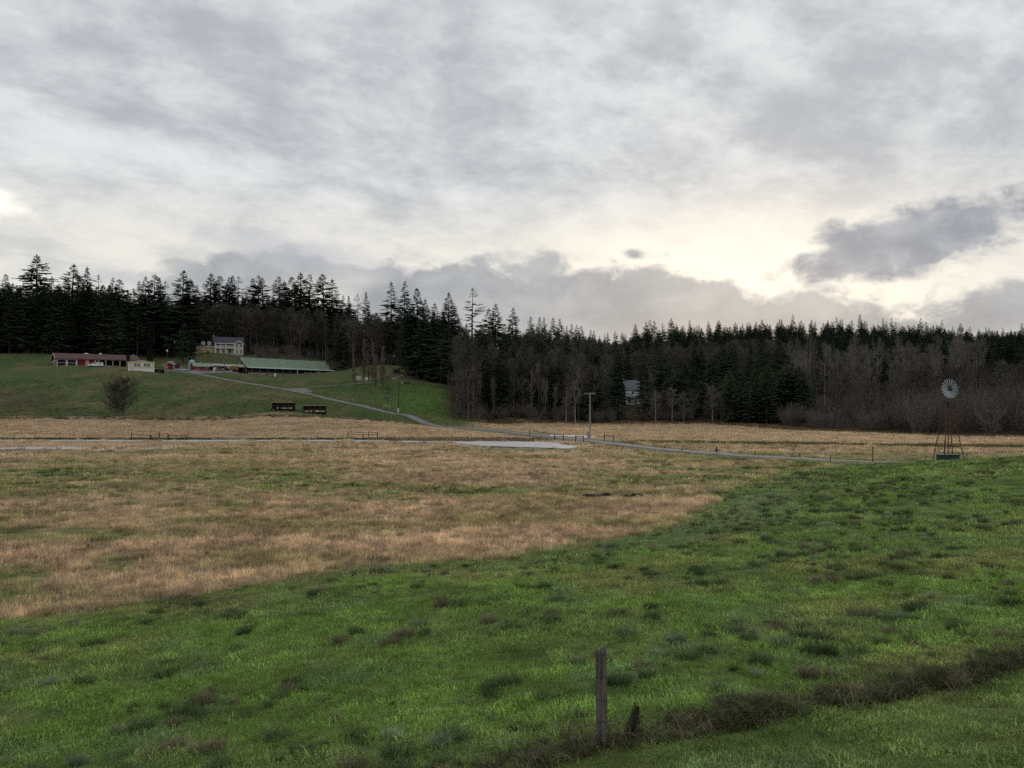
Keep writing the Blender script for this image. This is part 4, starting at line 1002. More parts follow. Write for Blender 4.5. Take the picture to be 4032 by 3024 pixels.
def vehicle(name, label, cat, px, D, L, paint, rz, shape, dz=0.0):
    p = at(px, D); r = thing(name, label, cat, (p[0], p[1], p[2] + dz), rz)
    k = L / 5.4
    S = lambda pts: [(x * k, z * k) for x, z in pts]
    W = 0.92 * k
    B_ = MB()
    if shape == 'canopy':
        B_.prism(S([(-2.7, 0.45), (2.7, 0.4), (2.7, 0.75), (2.55, 0.98), (1.35, 1.08), (-2.7, 1.08)]), -W, W)
    elif shape == 'pickup':
        B_.prism(S([(-2.7, 0.5), (2.7, 0.42), (2.7, 0.78), (2.5, 0.98), (1.2, 1.06), (0.95, 1.06), (-2.7, 1.06)]), -W, W)
    else:
        B_.prism(S([(-2.7, 0.42), (2.7, 0.38), (2.75, 0.65), (2.55, 0.82), (1.1, 0.95), (-1.6, 1.0), (-2.6, 0.98), (-2.75, 0.7)]), -W, W)
    body = B_.build('body', paint, r)
    cab = {'canopy': [(1.35, 1.075), (0.7, 1.72), (-0.45, 1.78), (-0.5, 1.075)], 'pickup': [(1.2, 1.055), (0.55, 1.66), (-0.55, 1.68), (-0.75, 1.055)], 'car': [(1.1, 0.945), (0.35, 1.38), (-1.05, 1.4), (-1.9, 0.995)]}[shape]
    c = MB().prism(S(cab), -W * 0.9, W * 0.9).build('cab', paint, r)
    (x0, z0), (x1, z1), (x2, z2), (x3, z3) = cab
    def side_glass(pts, nm='side_window'):
        for s_ in (-1, 1): MB().prism(S(pts), s_ * W * 0.9 - 0.012, s_ * W * 0.9 + 0.012).build(nm, GLASS, c)
    zl, zh = z0 + 0.10, z1 - 0.10
    xa = x0 - 0.22; xb = x1 - 0.05; xm = (x1 + x2) / 2
    side_glass([(xa, zl), (xb, zh), (x2 + 0.12, zh), (x3 + (0.45 if shape == 'car' else 0.18), zl)])
    MB().hexa([((x0 - .04) * k, -W * .8, (z0 + .06) * k), ((x1 + .05) * k, -W * .76, (z1 - .05) * k), ((x1 + .05) * k, W * .76, (z1 - .05) * k), ((x0 - .04) * k, W * .8, (z0 + .06) * k)] + [((x0 + .02) * k, -W * .8, (z0 + .08) * k), ((x1 + .09) * k, -W * .76, (z1 - .02) * k), ((x1 + .09) * k, W * .76, (z1 - .02) * k), ((x0 + .02) * k, W * .8, (z0 + .08) * k)]).build('windscreen', GLASS, c)
    if shape == 'canopy':
        cn = MB().prism(S([(-0.55, 1.085), (-0.55, 1.78), (-2.6, 1.74), (-2.68, 1.085)]), -W * .96, W * .96).build('bed_canopy', paint, r)
        for s_ in (-1, 1): MB().prism(S([(-0.85, 1.28), (-0.85, 1.58), (-2.35, 1.56), (-2.4, 1.28)]), s_ * W * .96 - .012, s_ * W * .96 + .012).build('canopy_window', GLASS, cn)
    if shape == 'pickup': B(-2.55 * k, -0.85 * k, -W * .8, W * .8, 1.0 * k, 1.075 * k).build('load_bed', DARK, r)
    for sx in (1.65, -1.6):
        for s_ in (-1, 1):
            w_ = MB().tube((sx * k, s_ * W - 0.13 * s_, 0.36 * k), (sx * k, s_ * W + 0.03 * s_, 0.36 * k), 0.37 * k, n=16).build('wheel', RUBBER, r)
            MB().tube((sx * k, s_ * W + 0.02 * s_, 0.36 * k), (sx * k, s_ * W + 0.045 * s_, 0.36 * k), 0.2 * k, n=10).build('rim', CHROME, w_)
    for s_ in (-1, 1):
        B(2.66 * k, 2.72 * k, s_ * W * .72 - .14, s_ * W * .72 + .14, 0.62 * k, 0.76 * k).build('headlight', LAMPG, r)
        B(-2.75 * k, -2.68 * k, s_ * W * .8 - .08, s_ * W * .8 + .08, 0.7 * k, 0.95 * k).build('tail_light', REDL, r)
    B(2.6 * k, 2.8 * k, -W * .95, W * .95, 0.36 * k, 0.5 * k).build('bumper', CHROME, r); B(-2.85 * k, -2.68 * k, -W * .95, W * .95, 0.4 * k, 0.54 * k).build('bumper', CHROME, r)
    return r
vehicle('pickup_truck', 'white pickup truck with a canopy parked by the red barn', 'truck', 375, 324, 5.7, CARW, math.pi + math.atan2(12, 26), 'canopy')
vehicle('pickup_truck', 'silver open-bed pickup parked between the red shed and silo', 'truck', 716, 333, 5.3, CARS, math.atan2(6, 24), 'pickup')
vehicle('parked_car', 'dark red car parked in front of the low green-roofed shed', 'car', 805, 341, 4.4, CARR, math.pi + math.atan2(9, 20), 'car')
vehicle('parked_car', 'pale car half hidden behind the farmhouse wing', 'car', 776, 432, 4.2, CARS, 0.3, 'car')

# machinery in the yard
def yard():
    p = at(868, 349); a = math.atan2(10, 18)
    r = thing('stock_trailer', 'long white-roofed stock trailer parked under the machine shed eave', 'trailer', (p[0], p[1] + 1.0, p[2]), a)
    B(-3.7, 3.7, -1.0, 1.0, 0.55, 0.75).build('bed', DWOOD, r)
    MB().prism([(-4.0, 2.25), (3.8, 1.75), (3.8, 2.3), (-3.2, 2.85), (-4.0, 2.6)], -1.05, 1.05).build('roof', WHITE, r)
    for i in range(4): B(-3.5, 2.6, -1.02, -0.97, 0.85 + i * 0.32, 1.0 + i * 0.32).build('slat', DWOOD, r)
    B(2.5, 3.7, -1.0, 1.0, 0.76, 1.74).build('nose_panel', WHITE, r)
    for x in (-0.6, 0.5):
        w = MB().tube((x, -1.2, 0.42), (x, -1.0, 0.42), 0.42, n=14).build('wheel', RUBBER, r); MB().tube((x, -1.23, 0.42), (x, -1.2, 0.42), 0.22, n=10).build('rim', WHITE, w)
    p = at(868, 344); r = thing('farm_tractor', 'red tractor standing in front of the white stock trailer', 'tractor', p, math.pi + a)
    MB().prism([(-0.2, 0.8), (1.7, 0.75), (1.75, 1.35), (-0.2, 1.5)], -0.35, 0.35).build('bonnet', CARR, r)
    B(-1.1, -0.2, -0.5, 0.5, 0.7, 1.25).build('body', CARR, r); B(-0.95, -0.5, -0.3, 0.3, 1.25, 1.75).build('seat', DARK, r)
    MB().prism([(-1.3, 1.95), (0.3, 1.9), (0.3, 2.0), (-1.3, 2.08)], -0.75, 0.75).build('canopy', CARR, r)
    for x, y in ((-1.15, -0.65), (-1.15, 0.65), (0.15, -0.65), (0.15, 0.65)): MB().tube((x, y, 0.9), (x, y, 1.95), 0.04).build('roof_post', DARK, r)
    for x, rr, w_ in ((-0.75, 0.72, 0.36), (1.35, 0.42, 0.22)):
        for s_ in (-1, 1):
            w = MB().tube((x, s_ * 0.55, rr), (x, s_ * (0.55 + w_), rr), rr, n=18).build('wheel', RUBBER, r); MB().tube((x, s_ * (0.55 + w_), rr), (x, s_ * (0.57 + w_), rr), rr * 0.55, n=12).build('rim', CHROME, w)
    p = at(920, 351); r = thing('hay_wagon', 'rusty orange high-sided wagon beside the big green-roofed barn', 'wagon', p, math.atan2(10, 18))
    MB().prism([(-1.7, 0.8), (1.7, 0.8), (2.0, 2.35), (-2.0, 2.35)], -1.0, 1.0).build('hopper', RUSTO, r)
    for x in (-1.2, -0.4, 0.4, 1.2): B(x - 0.05, x + 0.05, -1.06, -1.0, 0.8, 2.35).build('rib', RUSTO, r)
    B(-1.8, 2.6, -0.12, 0.12, 0.6, 0.78).build('drawbar', RUST, r)
    for x in (-1.1, 1.1):
        w = MB().tube((x, -1.05, 0.45), (x, -0.8, 0.45), 0.45, n=14).build('wheel', RUBBER, r); MB().tube((x, -1.08, 0.45), (x, -1.05, 0.45), 0.24, n=10).build('rim', RUSTO, w)
    for px_, D, m, lab in ((843, 345, PLASTW, 'white barrel standing beside the red tractor'), (850, 345.5, STEEL, 'blue-grey drum next to the white barrel in the yard'), (1083, 352, PLASTW, 'white barrel against the open side of the big green-roofed barn')):
        o = MB().lathe([(0.33, 0), (0.36, 0.25), (0.34, 0.5), (0.36, 0.75), (0.33, 1.1), (0.3, 1.12)], 14).build('barrel', m, smooth=True); tag(o, lab, 'barrel'); q_ = at(px_, D); o.location = (q_[0], q_[1], q_[2] - 0.03); o.scale = (1.25, 1.25, 1.25)
    o = MB().hexa([(-0.8, -0.5, -0.1), (0.8, -0.5, -0.1), (0.8, 0.5, -0.1), (-0.8, 0.5, -0.1), (-0.75, -0.45, 0.7), (0.7, -0.45, 0.85), (0.7, 0.45, 0.8), (-0.75, 0.45, 0.7)]).build('concrete_block', CONC); tag(o, 'pale concrete block below the rusty wagon', 'block'); o.location = at(907, 346)
yard()

# ------------------------------------------------------------------ big green-roofed barn
def green_barn():
    b = at(969, 360, 1467); ang = math.atan2(40, 29.5); r = thing('cattle_barn', 'big open-sided cattle barn with long pale green metal roof and red gable end', 'barn', b, ang)
    LN = 49.0
    # gable end: left part bare timber, right part red
    MB().prismx([(4.2, -1), (8.0, -1), (8.0, 2.9), (4.2, 6.75)], 0.0, 0.25).build('gable_wall', GREYW, r)
    MB().prismx([(0.0, -1), (4.196, -1), (4.196, 6.75), (0.0, 2.6)], 0.0, 0.25).build('gable_wall', RED, r)
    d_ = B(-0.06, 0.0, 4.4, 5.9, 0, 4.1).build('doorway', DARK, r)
    B(-0.05, -0.004, -0.02, 0.2, -0.5, 2.7).build('corner_trim', CREAMP, r)
    MB().prismx([(-0.3, 2.55), (4.2, 6.95), (8.4, 2.75), (8.4, 2.9), (4.2, 7.12), (-0.3, 2.72)], -0.5, LN).build('roof', GROOF, r)
    le = MB().prismx([(-2.3, 2.1), (-0.25, 2.62), (-0.25, 2.74), (-2.3, 2.22)], -0.3, LN + 1.5).build('lean_to_roof', mat('pale_green_metal', (0.36, 0.46, 0.40), 0.5, 0.08, 1), r)
    # roof seams
    sm = MB()
    for i in range(1, 40):
        x = i * 1.24 - 0.3
        sm.hexa([(x, -0.28, 2.74), (x + .05, -0.28, 2.74), (x + .05, 4.18, 7.14), (x, 4.18, 7.14), (x, -0.28, 2.78), (x + .05, -0.28, 2.78), (x + .05, 4.18, 7.18), (x, 4.18, 7.18)])
    s_ = sm.build('roof_seams', GROOF, r); s_['kind'] = 'stuff'
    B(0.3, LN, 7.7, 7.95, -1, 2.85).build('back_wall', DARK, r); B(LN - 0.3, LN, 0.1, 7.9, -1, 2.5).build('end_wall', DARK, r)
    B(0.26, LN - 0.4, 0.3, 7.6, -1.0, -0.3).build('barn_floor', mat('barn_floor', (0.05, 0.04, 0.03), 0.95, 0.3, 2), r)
    for i in range(12):
        x = 1.6 + i * 4.25
        B(x - 0.11, x + 0.11, -2.1, -1.88, -1, 2.14).build('post', WOOD if i != 6 else WHITE, r)
    for z in (0.35, 0.75, 1.15): B(0.5, LN - 0.5, 0.02, 0.08, z, z + 0.07).build('rail', GREYW, r)
    for i in range(9): B(1 + i * 5.6, 1.12 + i * 5.6, 0.0, 0.1, -0.5, 1.3).build('stanchion', GREYW, r)
    B(0.5, LN - 6, -0.9, -0.7, -0.6, 0.15).build('feed_trough', CONC, r)
green_barn()
def heap(name, label, cat, px, D, w, d, h, m, seed, n=14):
    rr = random.Random(seed); bm = bmesh.new(); bmesh.ops.create_icosphere(bm, subdivisions=3, radius=1.0)
    for v in bm.verts:
        q_ = fbm(v.co.x * 1.7 + seed * 3.1 + 50, v.co.y * 1.7 + v.co.z + 20, 3); v.co *= 0.72 + 0.6 * float(q_); v.co.z = max(v.co.z, -0.25)
        v.co.x *= w / 2; v.co.y *= d / 2; v.co.z *= h
    me = bpy.data.meshes.new(name); bm.to_mesh(me); bm.free(); me.materials.append(m)
    o = link(name, me); o.location = at(px, D); tag(o, label, cat); return o
for i, (px_, D, w, lab) in enumerate(((995, 351, 4.5, 'straw-coloured hay heap at the near corner of the cattle barn'), (1030, 356, 5.5, 'wide low hay heap, second along the cattle barn front'), (1065, 352, 3.5, 'small hay heap in front of the barn stanchions'),
                                      (1180, 366, 5.0, 'brown hay heap midway along the barn, right of the white post'), (1215, 372, 6.0, 'long hay heap towards the far end of the barn'), (1252, 380, 4.0, 'last hay heap below the far barn corner'))):
    heap('hay_heap', lab, 'hay heap', px_, D, w, 2.0, 0.55, HAYM, 10 + i)

# ------------------------------------------------------------------ sheds further back, white house in the wood
def plain_shed(name, label, px, D, py, w, dp, ze, zr, wm, rm, rz=0.0, axis='x', door=True):
    r = thing(name, label, 'shed', at(px, D, py), rz)
    gable_walls(r, -w / 2, w / 2, 0, dp, -1.5, ze, zr, wm, axis); gable_roof(r, -w / 2, w / 2, 0, dp, ze, zr, rm, 0.3, 0.1, axis)
    if door: B(-w * .15, w * .15, -0.05, 0, 0, ze * .8).build('door', DARK, r)
    return r
plain_shed('orange_shed', 'orange-brown wooden shed with grey roof between the dark firs', 662, 446, 1381, 6.8, 4, 2.7, 4.1, ORANGEW, mat('grey_roof', (0.09, 0.095, 0.10), 0.9, 0.2, 3), 0.35)
plain_shed('dark_shed', 'small dark green shed on the grass behind the poplars', 1561, 356, 1473, 2.9, 2.2, 2.0, 2.5, GREENP, DWOOD, 0.15)
def white_house():
    D = 325; b = at(2464, D, 1596); r = thing('white_house', 'white house with grey roof glimpsed through a gap in the conifers', 'house', b, -0.12)
    B(0, 5.4, 0, 7, -1.5, 6.4).build('wall', WHITE, r)
    MB().prismx([(-0.4, 6.2), (3.5, 10.2), (7.4, 6.2), (7.4, 6.35), (3.5, 10.4), (-0.4, 6.35)], -0.4, 5.8).build('roof', mat('grey_shingle', (0.15, 0.15, 0.165), 0.9, 0.15, 3), r)
    MB().prismx([(-1.9, 3.1), (0, 3.8), (0, 3.95), (-1.9, 3.25)], 0.2, 5.3).build('porch_roof', mat('grey_shingle_b', (0.17, 0.18, 0.19), 0.9, 0.15, 3), r)
    for x in (0.4, 2.0, 3.6, 5.1): B(x - 0.09, x + 0.09, -1.75, -1.57, -1, 3.12).build('porch_post', WHITE, r)
    win(r, 2.75, 5.1, 0.8, 1.25, 0, 0.14, rows=2); 
    B(3.3, 4.3, -0.06, 0, 0.2, 2.4).build('door', DARK, r); win(r, 1.6, 1.5, 0.9, 1.4, 0, 0.14, rows=2)
    B(-0.9, -0.5, 3.1, 3.5, 8.8, 11).build('flue', STEEL, r)
white_house()

# low stone wall and odds and ends by the poplars
def yard_bits():
    r = thing('stone_wall', 'broken pale stone wall behind the bare poplars', 'wall', at(1440, 338), 0.25)
    rr = random.Random(4)
    for i in range(16):
        x = -4.2 + i * 0.58; w = rr.uniform(0.45, 0.6); h = rr.uniform(0.35, 0.85)
        for k in range(2 if rr.random() < 0.5 else 1):
            z = -0.2 + k * 0.62
            MB().hexa([(x, -0.25, z), (x + w, -0.28, z), (x + w, 0.25, z), (x, 0.22, z), (x + .05, -0.2, z + .55 * h + .2), (x + w - .06, -0.22, z + .5 * h + .2), (x + w - .04, 0.2, z + .52 * h + .2), (x + .03, 0.18, z + .55 * h + .2)]).build('stone', CONC, r)
    # two sheds of feed crates beside it
    for i, (px_, D, s_, m, lab) in enumerate(((1446, 342, 1.0, WHITE, 'white upright box behind the leftmost poplars'), (1508, 341, 1.2, CONC, 'grey concrete crate right of the bare poplars'), (1525, 337, 1.3, WOOD, 'weathered timber crate at the edge of the dirt slope'), (1412, 345, 1.3, PLASTW, 'white feed bin at the end of the cattle barn'))):
        o = thing('feed_crate', lab, 'crate', at(px_, D), 0.2 * i)
        B(-.6 * s_, .6 * s_, -.5 * s_, .5 * s_, -0.2, 0.95 * s_).build('crate_body', m, o); B(-.65 * s_, .65 * s_, -.55 * s_, .55 * s_, 0.955 * s_, 1.05 * s_).build('lid', m, o)
    # bent white pole down the dirt slope
    pts = [(1545, 1497, 333), (1562, 1496, 334), (1576, 1484, 340), (1590, 1470, 348)]
    P_ = [Vector((PX(p, d), d, gz(PX(p, d), d) + 0.35)) for p, _, d in pts]
    o = MB().path(P_, [0.16] * 4, 7).build('white_pipe', CREAMP); tag(o, 'bent pale pipe running down the bare dirt slope', 'pipe')
    # dark feed trough on the knoll
    o = thing('feed_rack', 'low dark feed rack on the crest of the green knoll', 'feed rack', at(1600, 315), 0.1)
    B(-1.6, 1.6, -.35, .35, 0.1, .55).build('trough', DARK, o)
    for x in (-1.4, 1.4): B(x - .06, x + .06, -.3, .3, -0.3, .1).build('leg', DWOOD, o)
    B(-1.75, -1.2, -.4, -.37, 0.15, .5).build('end_panel', WHITE, o)
yard_bits()

# ------------------------------------------------------------------ beehive shelters
def hive_shelter(px, D, label, boxes, ox):
    b = at(px, D); a = 0.16
    r = thing('hive_shelter', label, 'shelter', b, a)
    W, H = 6.2, 2.15
    MB().prismx([(-0.55, H + 0.12), (1.5, H - 0.35), (1.5, H - 0.25), (-0.55, H + 0.22)], -W / 2 - 0.25, W / 2 + 0.25).build('roof', DWOOD, r)
    B(-W / 2 - 0.2, W / 2 + 0.2, -0.60, -0.555, H - 0.02, H + 0.2).build('fascia', LWOOD, r)
    B(-W / 2, W / 2, 1.2, 1.28, -0.5, H - 0.3).build('back_wall', DWOOD, r)
    for s_ in (-1, 1): B(s_ * W / 2 - 0.05, s_ * W / 2 + 0.05, -0.3, 1.19, -0.5, H - 0.1).build('side_wall', DWOOD, r)
    for i in range(5): x = -W / 2 + 0.15 + i * (W - 0.3) / 4; B(x - 0.05, x + 0.05, -0.42, -0.32, -0.5, H + 0.05).build('post', DWOOD, r)
    B(-W / 2 + .06, W / 2 - .06, -0.25, 1.1, 0.38, 0.44).build('shelf', DWOOD, r); B(-W / 2 + .06, W / 2 - .06, -0.3, -0.25, 1.0, 1.08).build('rail', DWOOD, r)
    M3 = Matrix.Translation(b) @ Matrix.Rotation(a, 4, 'Z')
    for x, z, w, h, m, lab in boxes:
        o = MB().box(-w / 2, w / 2, 0, 0.45, 0, h).box(-w / 2 - .02, w / 2 + .02, -0.02, 0.47, h, h + .05).build('beehive', m)
        o.matrix_world = M3 @ Matrix.Translation((x, -0.2, z)); tag(o, lab, 'beehive', 'hive boxes in the shelters')
CRM = mat('cream_hive', (0.62, 0.56, 0.38), 0.7, 0.1, 5); WHV = mat('white_hive', (0.66, 0.63, 0.55), 0.7, 0.1, 5); GRH = mat('grey_hive', (0.34, 0.33, 0.31), 0.8, 0.1, 5); BLH = mat('blue_hive', (0.48, 0.52, 0.60), 0.7, 0.1, 5); BRH = mat('brown_hive', (0.20, 0.10, 0.06), 0.8, 0.1, 5)
lx = lambda zx: (zx - 605) * 0.00889
O = ['first', 'second', 'third', 'fourth', 'fifth', 'sixth', 'seventh', 'eighth', 'ninth', 'tenth', 'eleventh', 'twelfth', 'thirteenth', 'fourteenth', 'fifteenth', 'sixteenth', 'seventeenth', 'eighteenth', 'nineteenth', 'twentieth']
hive_shelter(1117, 221, 'open wooden hive shelter nearer the bare twin-trunked tree, its left half nearly empty',
    [(lx(432), 0.45, 0.36, 0.5, CRM, 'cream two-storey hive box alone in the left half of the emptier shelter'), (lx(552), 0.45, 0.30, 0.32, GRH, 'grey hive box just left of the middle of the emptier shelter'),
     (lx(628), 0.45, 0.34, 0.38, WHV, 'white hive box just right of the middle of the emptier shelter'), (lx(697), 0.45, 0.32, 0.36, GRH, 'grey hive box between white ones in the emptier shelter'),
     (lx(768), 0.45, 0.36, 0.36, WHV, 'second white hive box from the right end of the emptier shelter'), (lx(838), 0.45, 0.38, 0.38, CRM, 'last hive box at the right end of the emptier shelter'),
     (lx(300), -0.1, 0.28, 0.3, WHV, 'white box on the ground under the left end of the emptier shelter')], 0)
lx2 = lambda zx: (zx - 1580) * 0.00889
hb = [(1298, .30, .32, WHV), (1355, .32, .30, WHV), (1410, .34, .34, mat('pink_hive', (0.55, 0.40, 0.33), 0.7, 0.1, 5)), (1475, .36, .48, BLH), (1540, .36, .46, BRH), (1622, .40, .44, WHV), (1680, .36, .36, WHV), (1744, .36, .38, CRM), (1804, .32, .30, WHV), (1864, .32, .32, CRM)]
nm_ = {id(WHV): 'white', id(CRM): 'cream', id(BLH): 'pale blue', id(BRH): 'brown'}
hive_shelter(1240, 221, 'open wooden hive shelter full of boxes, nearer the drive',
    [(lx2(x), 0.45, w, h, m, '%s hive box, %s from left in the full shelter' % (nm_.get(id(m), 'pinkish'), O[i])) for i, (x, w, h, m) in enumerate(hb)] + [(lx2(1333), -0.1, .26, .26, WHV, 'small white box on the ground below the full hive shelter')], 0)

# ------------------------------------------------------------------ poles
def utility_pole():
    b = at(2322, 156, 1727); r = thing('utility_pole', 'grey wooden utility pole with one crossarm beside the drive', 'utility pole', b)
    MB().path([(0, 0, -0.8), (0.03, 0, 3), (0.05, 0, 8.98)], [0.185, 0.16, 0.115], 10).build('pole', mat('pole_wood', (0.25, 0.245, 0.25), 0.9, 0.2, 3), r)
    arm = B(-1.0, 1.05, -0.06, 0.06, 8.72, 8.86).build('crossarm', GREYW, r)
    for x in (-0.9, -0.35, 0.45, 0.95): MB().lathe([(0.03, 8.86), (0.05, 8.92), (0.06, 9.0), (0.02, 9.05)], 8, (x, 0, 0)).build('insulator', STEEL, arm)
    B(-0.11, 0.11, -0.26, -0.2, 0.9, 1.4).build('meter_box', STEEL, r)
    o = MB().box(-0.14, 0.14, -0.1, 0.1, -0.2, 1.25).box(-0.17, 0.17, -0.13, 0.13, 1.25, 1.32).build('cable_pedestal', GREYW); tag(o, 'short grey cable post at the foot of the utility pole', 'post'); o.location = at(2315, 153)
utility_pole()
def plain_pole(px, D, pyb, h, r0, m, label, lower=None, lamp=False, name='utility_pole', lean=0.0):
    r = thing(name, label, 'pole', at(px, D, pyb)); MB().path([(0, 0, -0.6), (lean * 0.5, 0, h * .5), (lean, 0, h)], [r0, r0 * .9, r0 * .75], 8).build('pole', m, r)
    if lower: MB().lathe([(r0 + .04, -0.5), (r0 + .04, lower)], 10).build('pole_guard', WHITE, r)
    if lamp: B(-0.3, 0.3, -0.25, 0.25, h - .1, h + .7).build('lamp_head', WHITE, r)
    else: B(-0.5, 0.5, -0.05, 0.05, h - 0.5, h - 0.4).build('step_bracket', m, r)
plain_pole(1568, 251, 1622, 9.3, 0.17, DWOOD, 'dark utility pole with a white lower sleeve by the bend of the drive', lower=1.1, lean=0.25)
plain_pole(884, 343, 1469, 13.0, 0.16, WOOD, 'weathered pole standing in the farmyard before the wagon')
plain_pole(657, 370, 1432, 5.8, 0.10, WOOD, 'thin yard light pole with a white lamp behind the small red shed', lamp=True, name='yard_light')

# ------------------------------------------------------------------ windmill
def windmill():
    D = 93.0; b = at(3731, D, 1820); r = thing('windmill', 'rusty iron wind pump with a galvanised bladed wheel on a lattice tower', 'windmill', b)
    Ht = PZ(1583, D) - b[2]; hb_, ht_ = 1.22, 0.22
    cor = [(-1, -1), (1, -1), (1, 1), (-1, 1)]
    L_ = lambda c, z: Vector((c[0] * (hb_ + (ht_ - hb_) * z / Ht), c[1] * (hb_ + (ht_ - hb_) * z / Ht), z))
    for c in cor: MB().tube(L_(c, -0.3), L_(c, Ht), 0.06, 0.045, 5).build('leg', RUST, r)
    for k, z in enumerate((1.1, 2.2, 3.3, 4.3, 5.2, 6.0, 6.6)):
        g = MB()
        for i in range(4): g.tube(L_(cor[i], z), L_(cor[(i + 1) % 4], z), 0.022, n=4)
        g.build('girt', RUST, r)
    zs = [0.0, 2.2, 4.3, 6.0]
    for z0, z1 in zip(zs[:-1], zs[1:]):
        g = MB()
        for i in range(4): g.tube(L_(cor[i], z0), L_(cor[(i + 1) % 4], z1), 0.011, n=4); g.tube(L_(cor[(i + 1) % 4], z0), L_(cor[i], z1), 0.011, n=4)
        g.build('brace', RUST, r)
    ld = MB(); xa = -0.22
    for dx_ in (-0.62, -0.10):
        ld.tube((dx_ * 1.9, -1.28, -0.1), (dx_ * 0.35 - 0.02, -0.30, Ht), 0.028, n=5)
    for i in range(17):
        z = 0.5 + i * 0.38; t = z / Ht
        if z > Ht - .1: break
        xl = -0.62 * (1.9 + (0.35 - 1.9) * t); xr = -0.10 * (1.9 + (0.35 - 1.9) * t); yy = -1.28 + 0.98 * t
        ld.tube((xl, yy, z), (xr, yy, z), 0.022, n=4)
    ld.build('ladder', RUST, r)
    MB().tube((0.0, 0, 0.2), (0.0, 0, Ht + 0.9), 0.05, n=6).build('pump_rod', RUST, r)
    pf = MB()
    for i in range(7): pf.box(-0.8, 0.8, -0.66 + i * 0.19, -0.50 + i * 0.19, Ht + 0.0, Ht + 0.05)
    pf.build('platform', DWOOD, r)
    hub = Vector((-0.03, -0.55, PZ(1530, D) - b[2]))
    MB().tube((0, 0, Ht), (0, 0, hub.z + 0.12), 0.06, n=8).build('mast_pipe', RUST, r)
    gb = B(-0.16, 0.16, -0.42, 0.25, hub.z - 0.2, hub.z + 0.18).build('gearbox', RUST, r)
    wr = bpy.data.objects.new('wheel', None)
    yaw = Matrix.Rotation(math.radians(14), 4, 'Z') @ Matrix.Rotation(math.radians(-6), 4, 'X')
    RW = 1.14
    wm_ = MB()
    for rr_ in (0.48 * RW, 0.86 * RW):
        for i in range(24):
            a0, a1 = 2 * math.pi * i / 24, 2 * math.pi * (i + 1) / 24
            wm_.tube((rr_ * math.cos(a0), 0.05, rr_ * math.sin(a0)), (rr_ * math.cos(a1), 0.05, rr_ * math.sin(a1)), 0.012, n=4)
    for i in range(6): a0 = math.pi * i / 3; wm_.tube((0, 0.05, 0), (RW * 0.9 * math.cos(a0), 0.05, RW * 0.9 * math.sin(a0)), 0.014, n=4)
    wo_ = wm_.build('wheel', RUST, r); wo_.matrix_local = Matrix.Translation(hub) @ yaw
    MB().tube((0, -0.1, 0), (0, 0.45, 0), 0.13, n=12).build('hub', RUST, wo_)
    BLM = mat('blade_zinc', (0.30, 0.345, 0.39), 0.55, 0.25, 3, metal=0.35)
    nbl = 18; hw0, hw1 = 0.045, 0.138; tw = math.radians(24)
    bl = MB(); cs, sn = math.cos(tw), math.sin(tw)
    ring = []
    for rr_, hw in ((0.30 * RW, hw0), (0.65 * RW, (hw0 + hw1) / 2 * 1.1), (RW, hw1)):
        for t in (-1, 0, 1):
            xx = t * hw; bow = 0.03 * (1 - t * t)
            ring.append((xx * cs, xx * sn - bow, rr_))
    vs = ring + [(x, y + 0.012, z) for x, y, z in ring]
    fs = []
    for i in range(2):
        for j in range(2):
            a = i * 3 + j; fs.append((a, a + 1, a + 4, a + 3)); fs.append((a + 9, a + 12, a + 13, a + 10))
    for e in [(0, 1), (1, 2), (2, 5), (5, 8), (8, 7), (7, 6), (6, 3), (3, 0)]: fs.append((e[1], e[0], e[0] + 9, e[1] + 9))
    bl.add(vs, fs); bme = bl.mesh('blade', BLM)
    for i in range(nbl):
        o = link('blade', bme, wo_); o.matrix_local = Matrix.Rotation(2 * math.pi * i / nbl + 0.06, 4, 'Y') @ Matrix.Rotation(random.Random(i).uniform(-.12, .12), 4, 'Z')
    tl = MB().tube((0, 0.2, hub.z), (0.45, 1.6, hub.z), 0.03, n=5).build('tail_bone', RUST, r)
    MB().prismx([(1.35, hub.z - .35), (2.5, hub.z - .45), (2.5, hub.z + .45), (1.35, hub.z + .3)], 0.44, 0.46).build('tail_vane', RUST, r)
    # tank, boards and posts round its foot
    t = thing('stock_tank', 'dark green metal tank between the legs of the wind pump', 'tank', at(3729, 92, 1824))
    B(-1.05, 1.05, -0.55, 0.55, -0.3, 0.95).build('tank_body', GREENP, t); B(-1.1, 1.1, -0.6, 0.6, 0.95, 1.02).build('rim', GREENP, t)
    for x in (-0.5, 0.5): B(x - .03, x + .03, -0.58, -0.55, -0.3, 0.95).build('rib', GREENP, t)
    t = thing('timber_trough', 'low weathered plank trough lying left of the wind pump', 'trough', at(3610, 91.5, 1829), -0.03)
    for i in range(4): B(-2.7 + i * 1.42, -2.7 + i * 1.42 + 1.38, -0.55, -0.47, -0.3 + 0.02 * (i % 2), 0.26 + 0.05 * i).build('plank', mat('grey_plank', (0.20, 0.19, 0.20), 0.9, 0.3, 5), t)
    for i in range(4): B(-2.7 + i * 1.42, -2.7 + i * 1.42 + 1.38, 0.45, 0.53, -0.3, 0.30 + 0.05 * i).build('plank', mat('grey_plank', (0.20, 0.19, 0.20), 0.9, 0.3, 5), t)
    for x in (-2.75, 0.0, 2.95): B(x - .05, x + .05, -0.46, 0.44, -0.3, 0.3).build('cross_board', WOOD, t)
windmill()

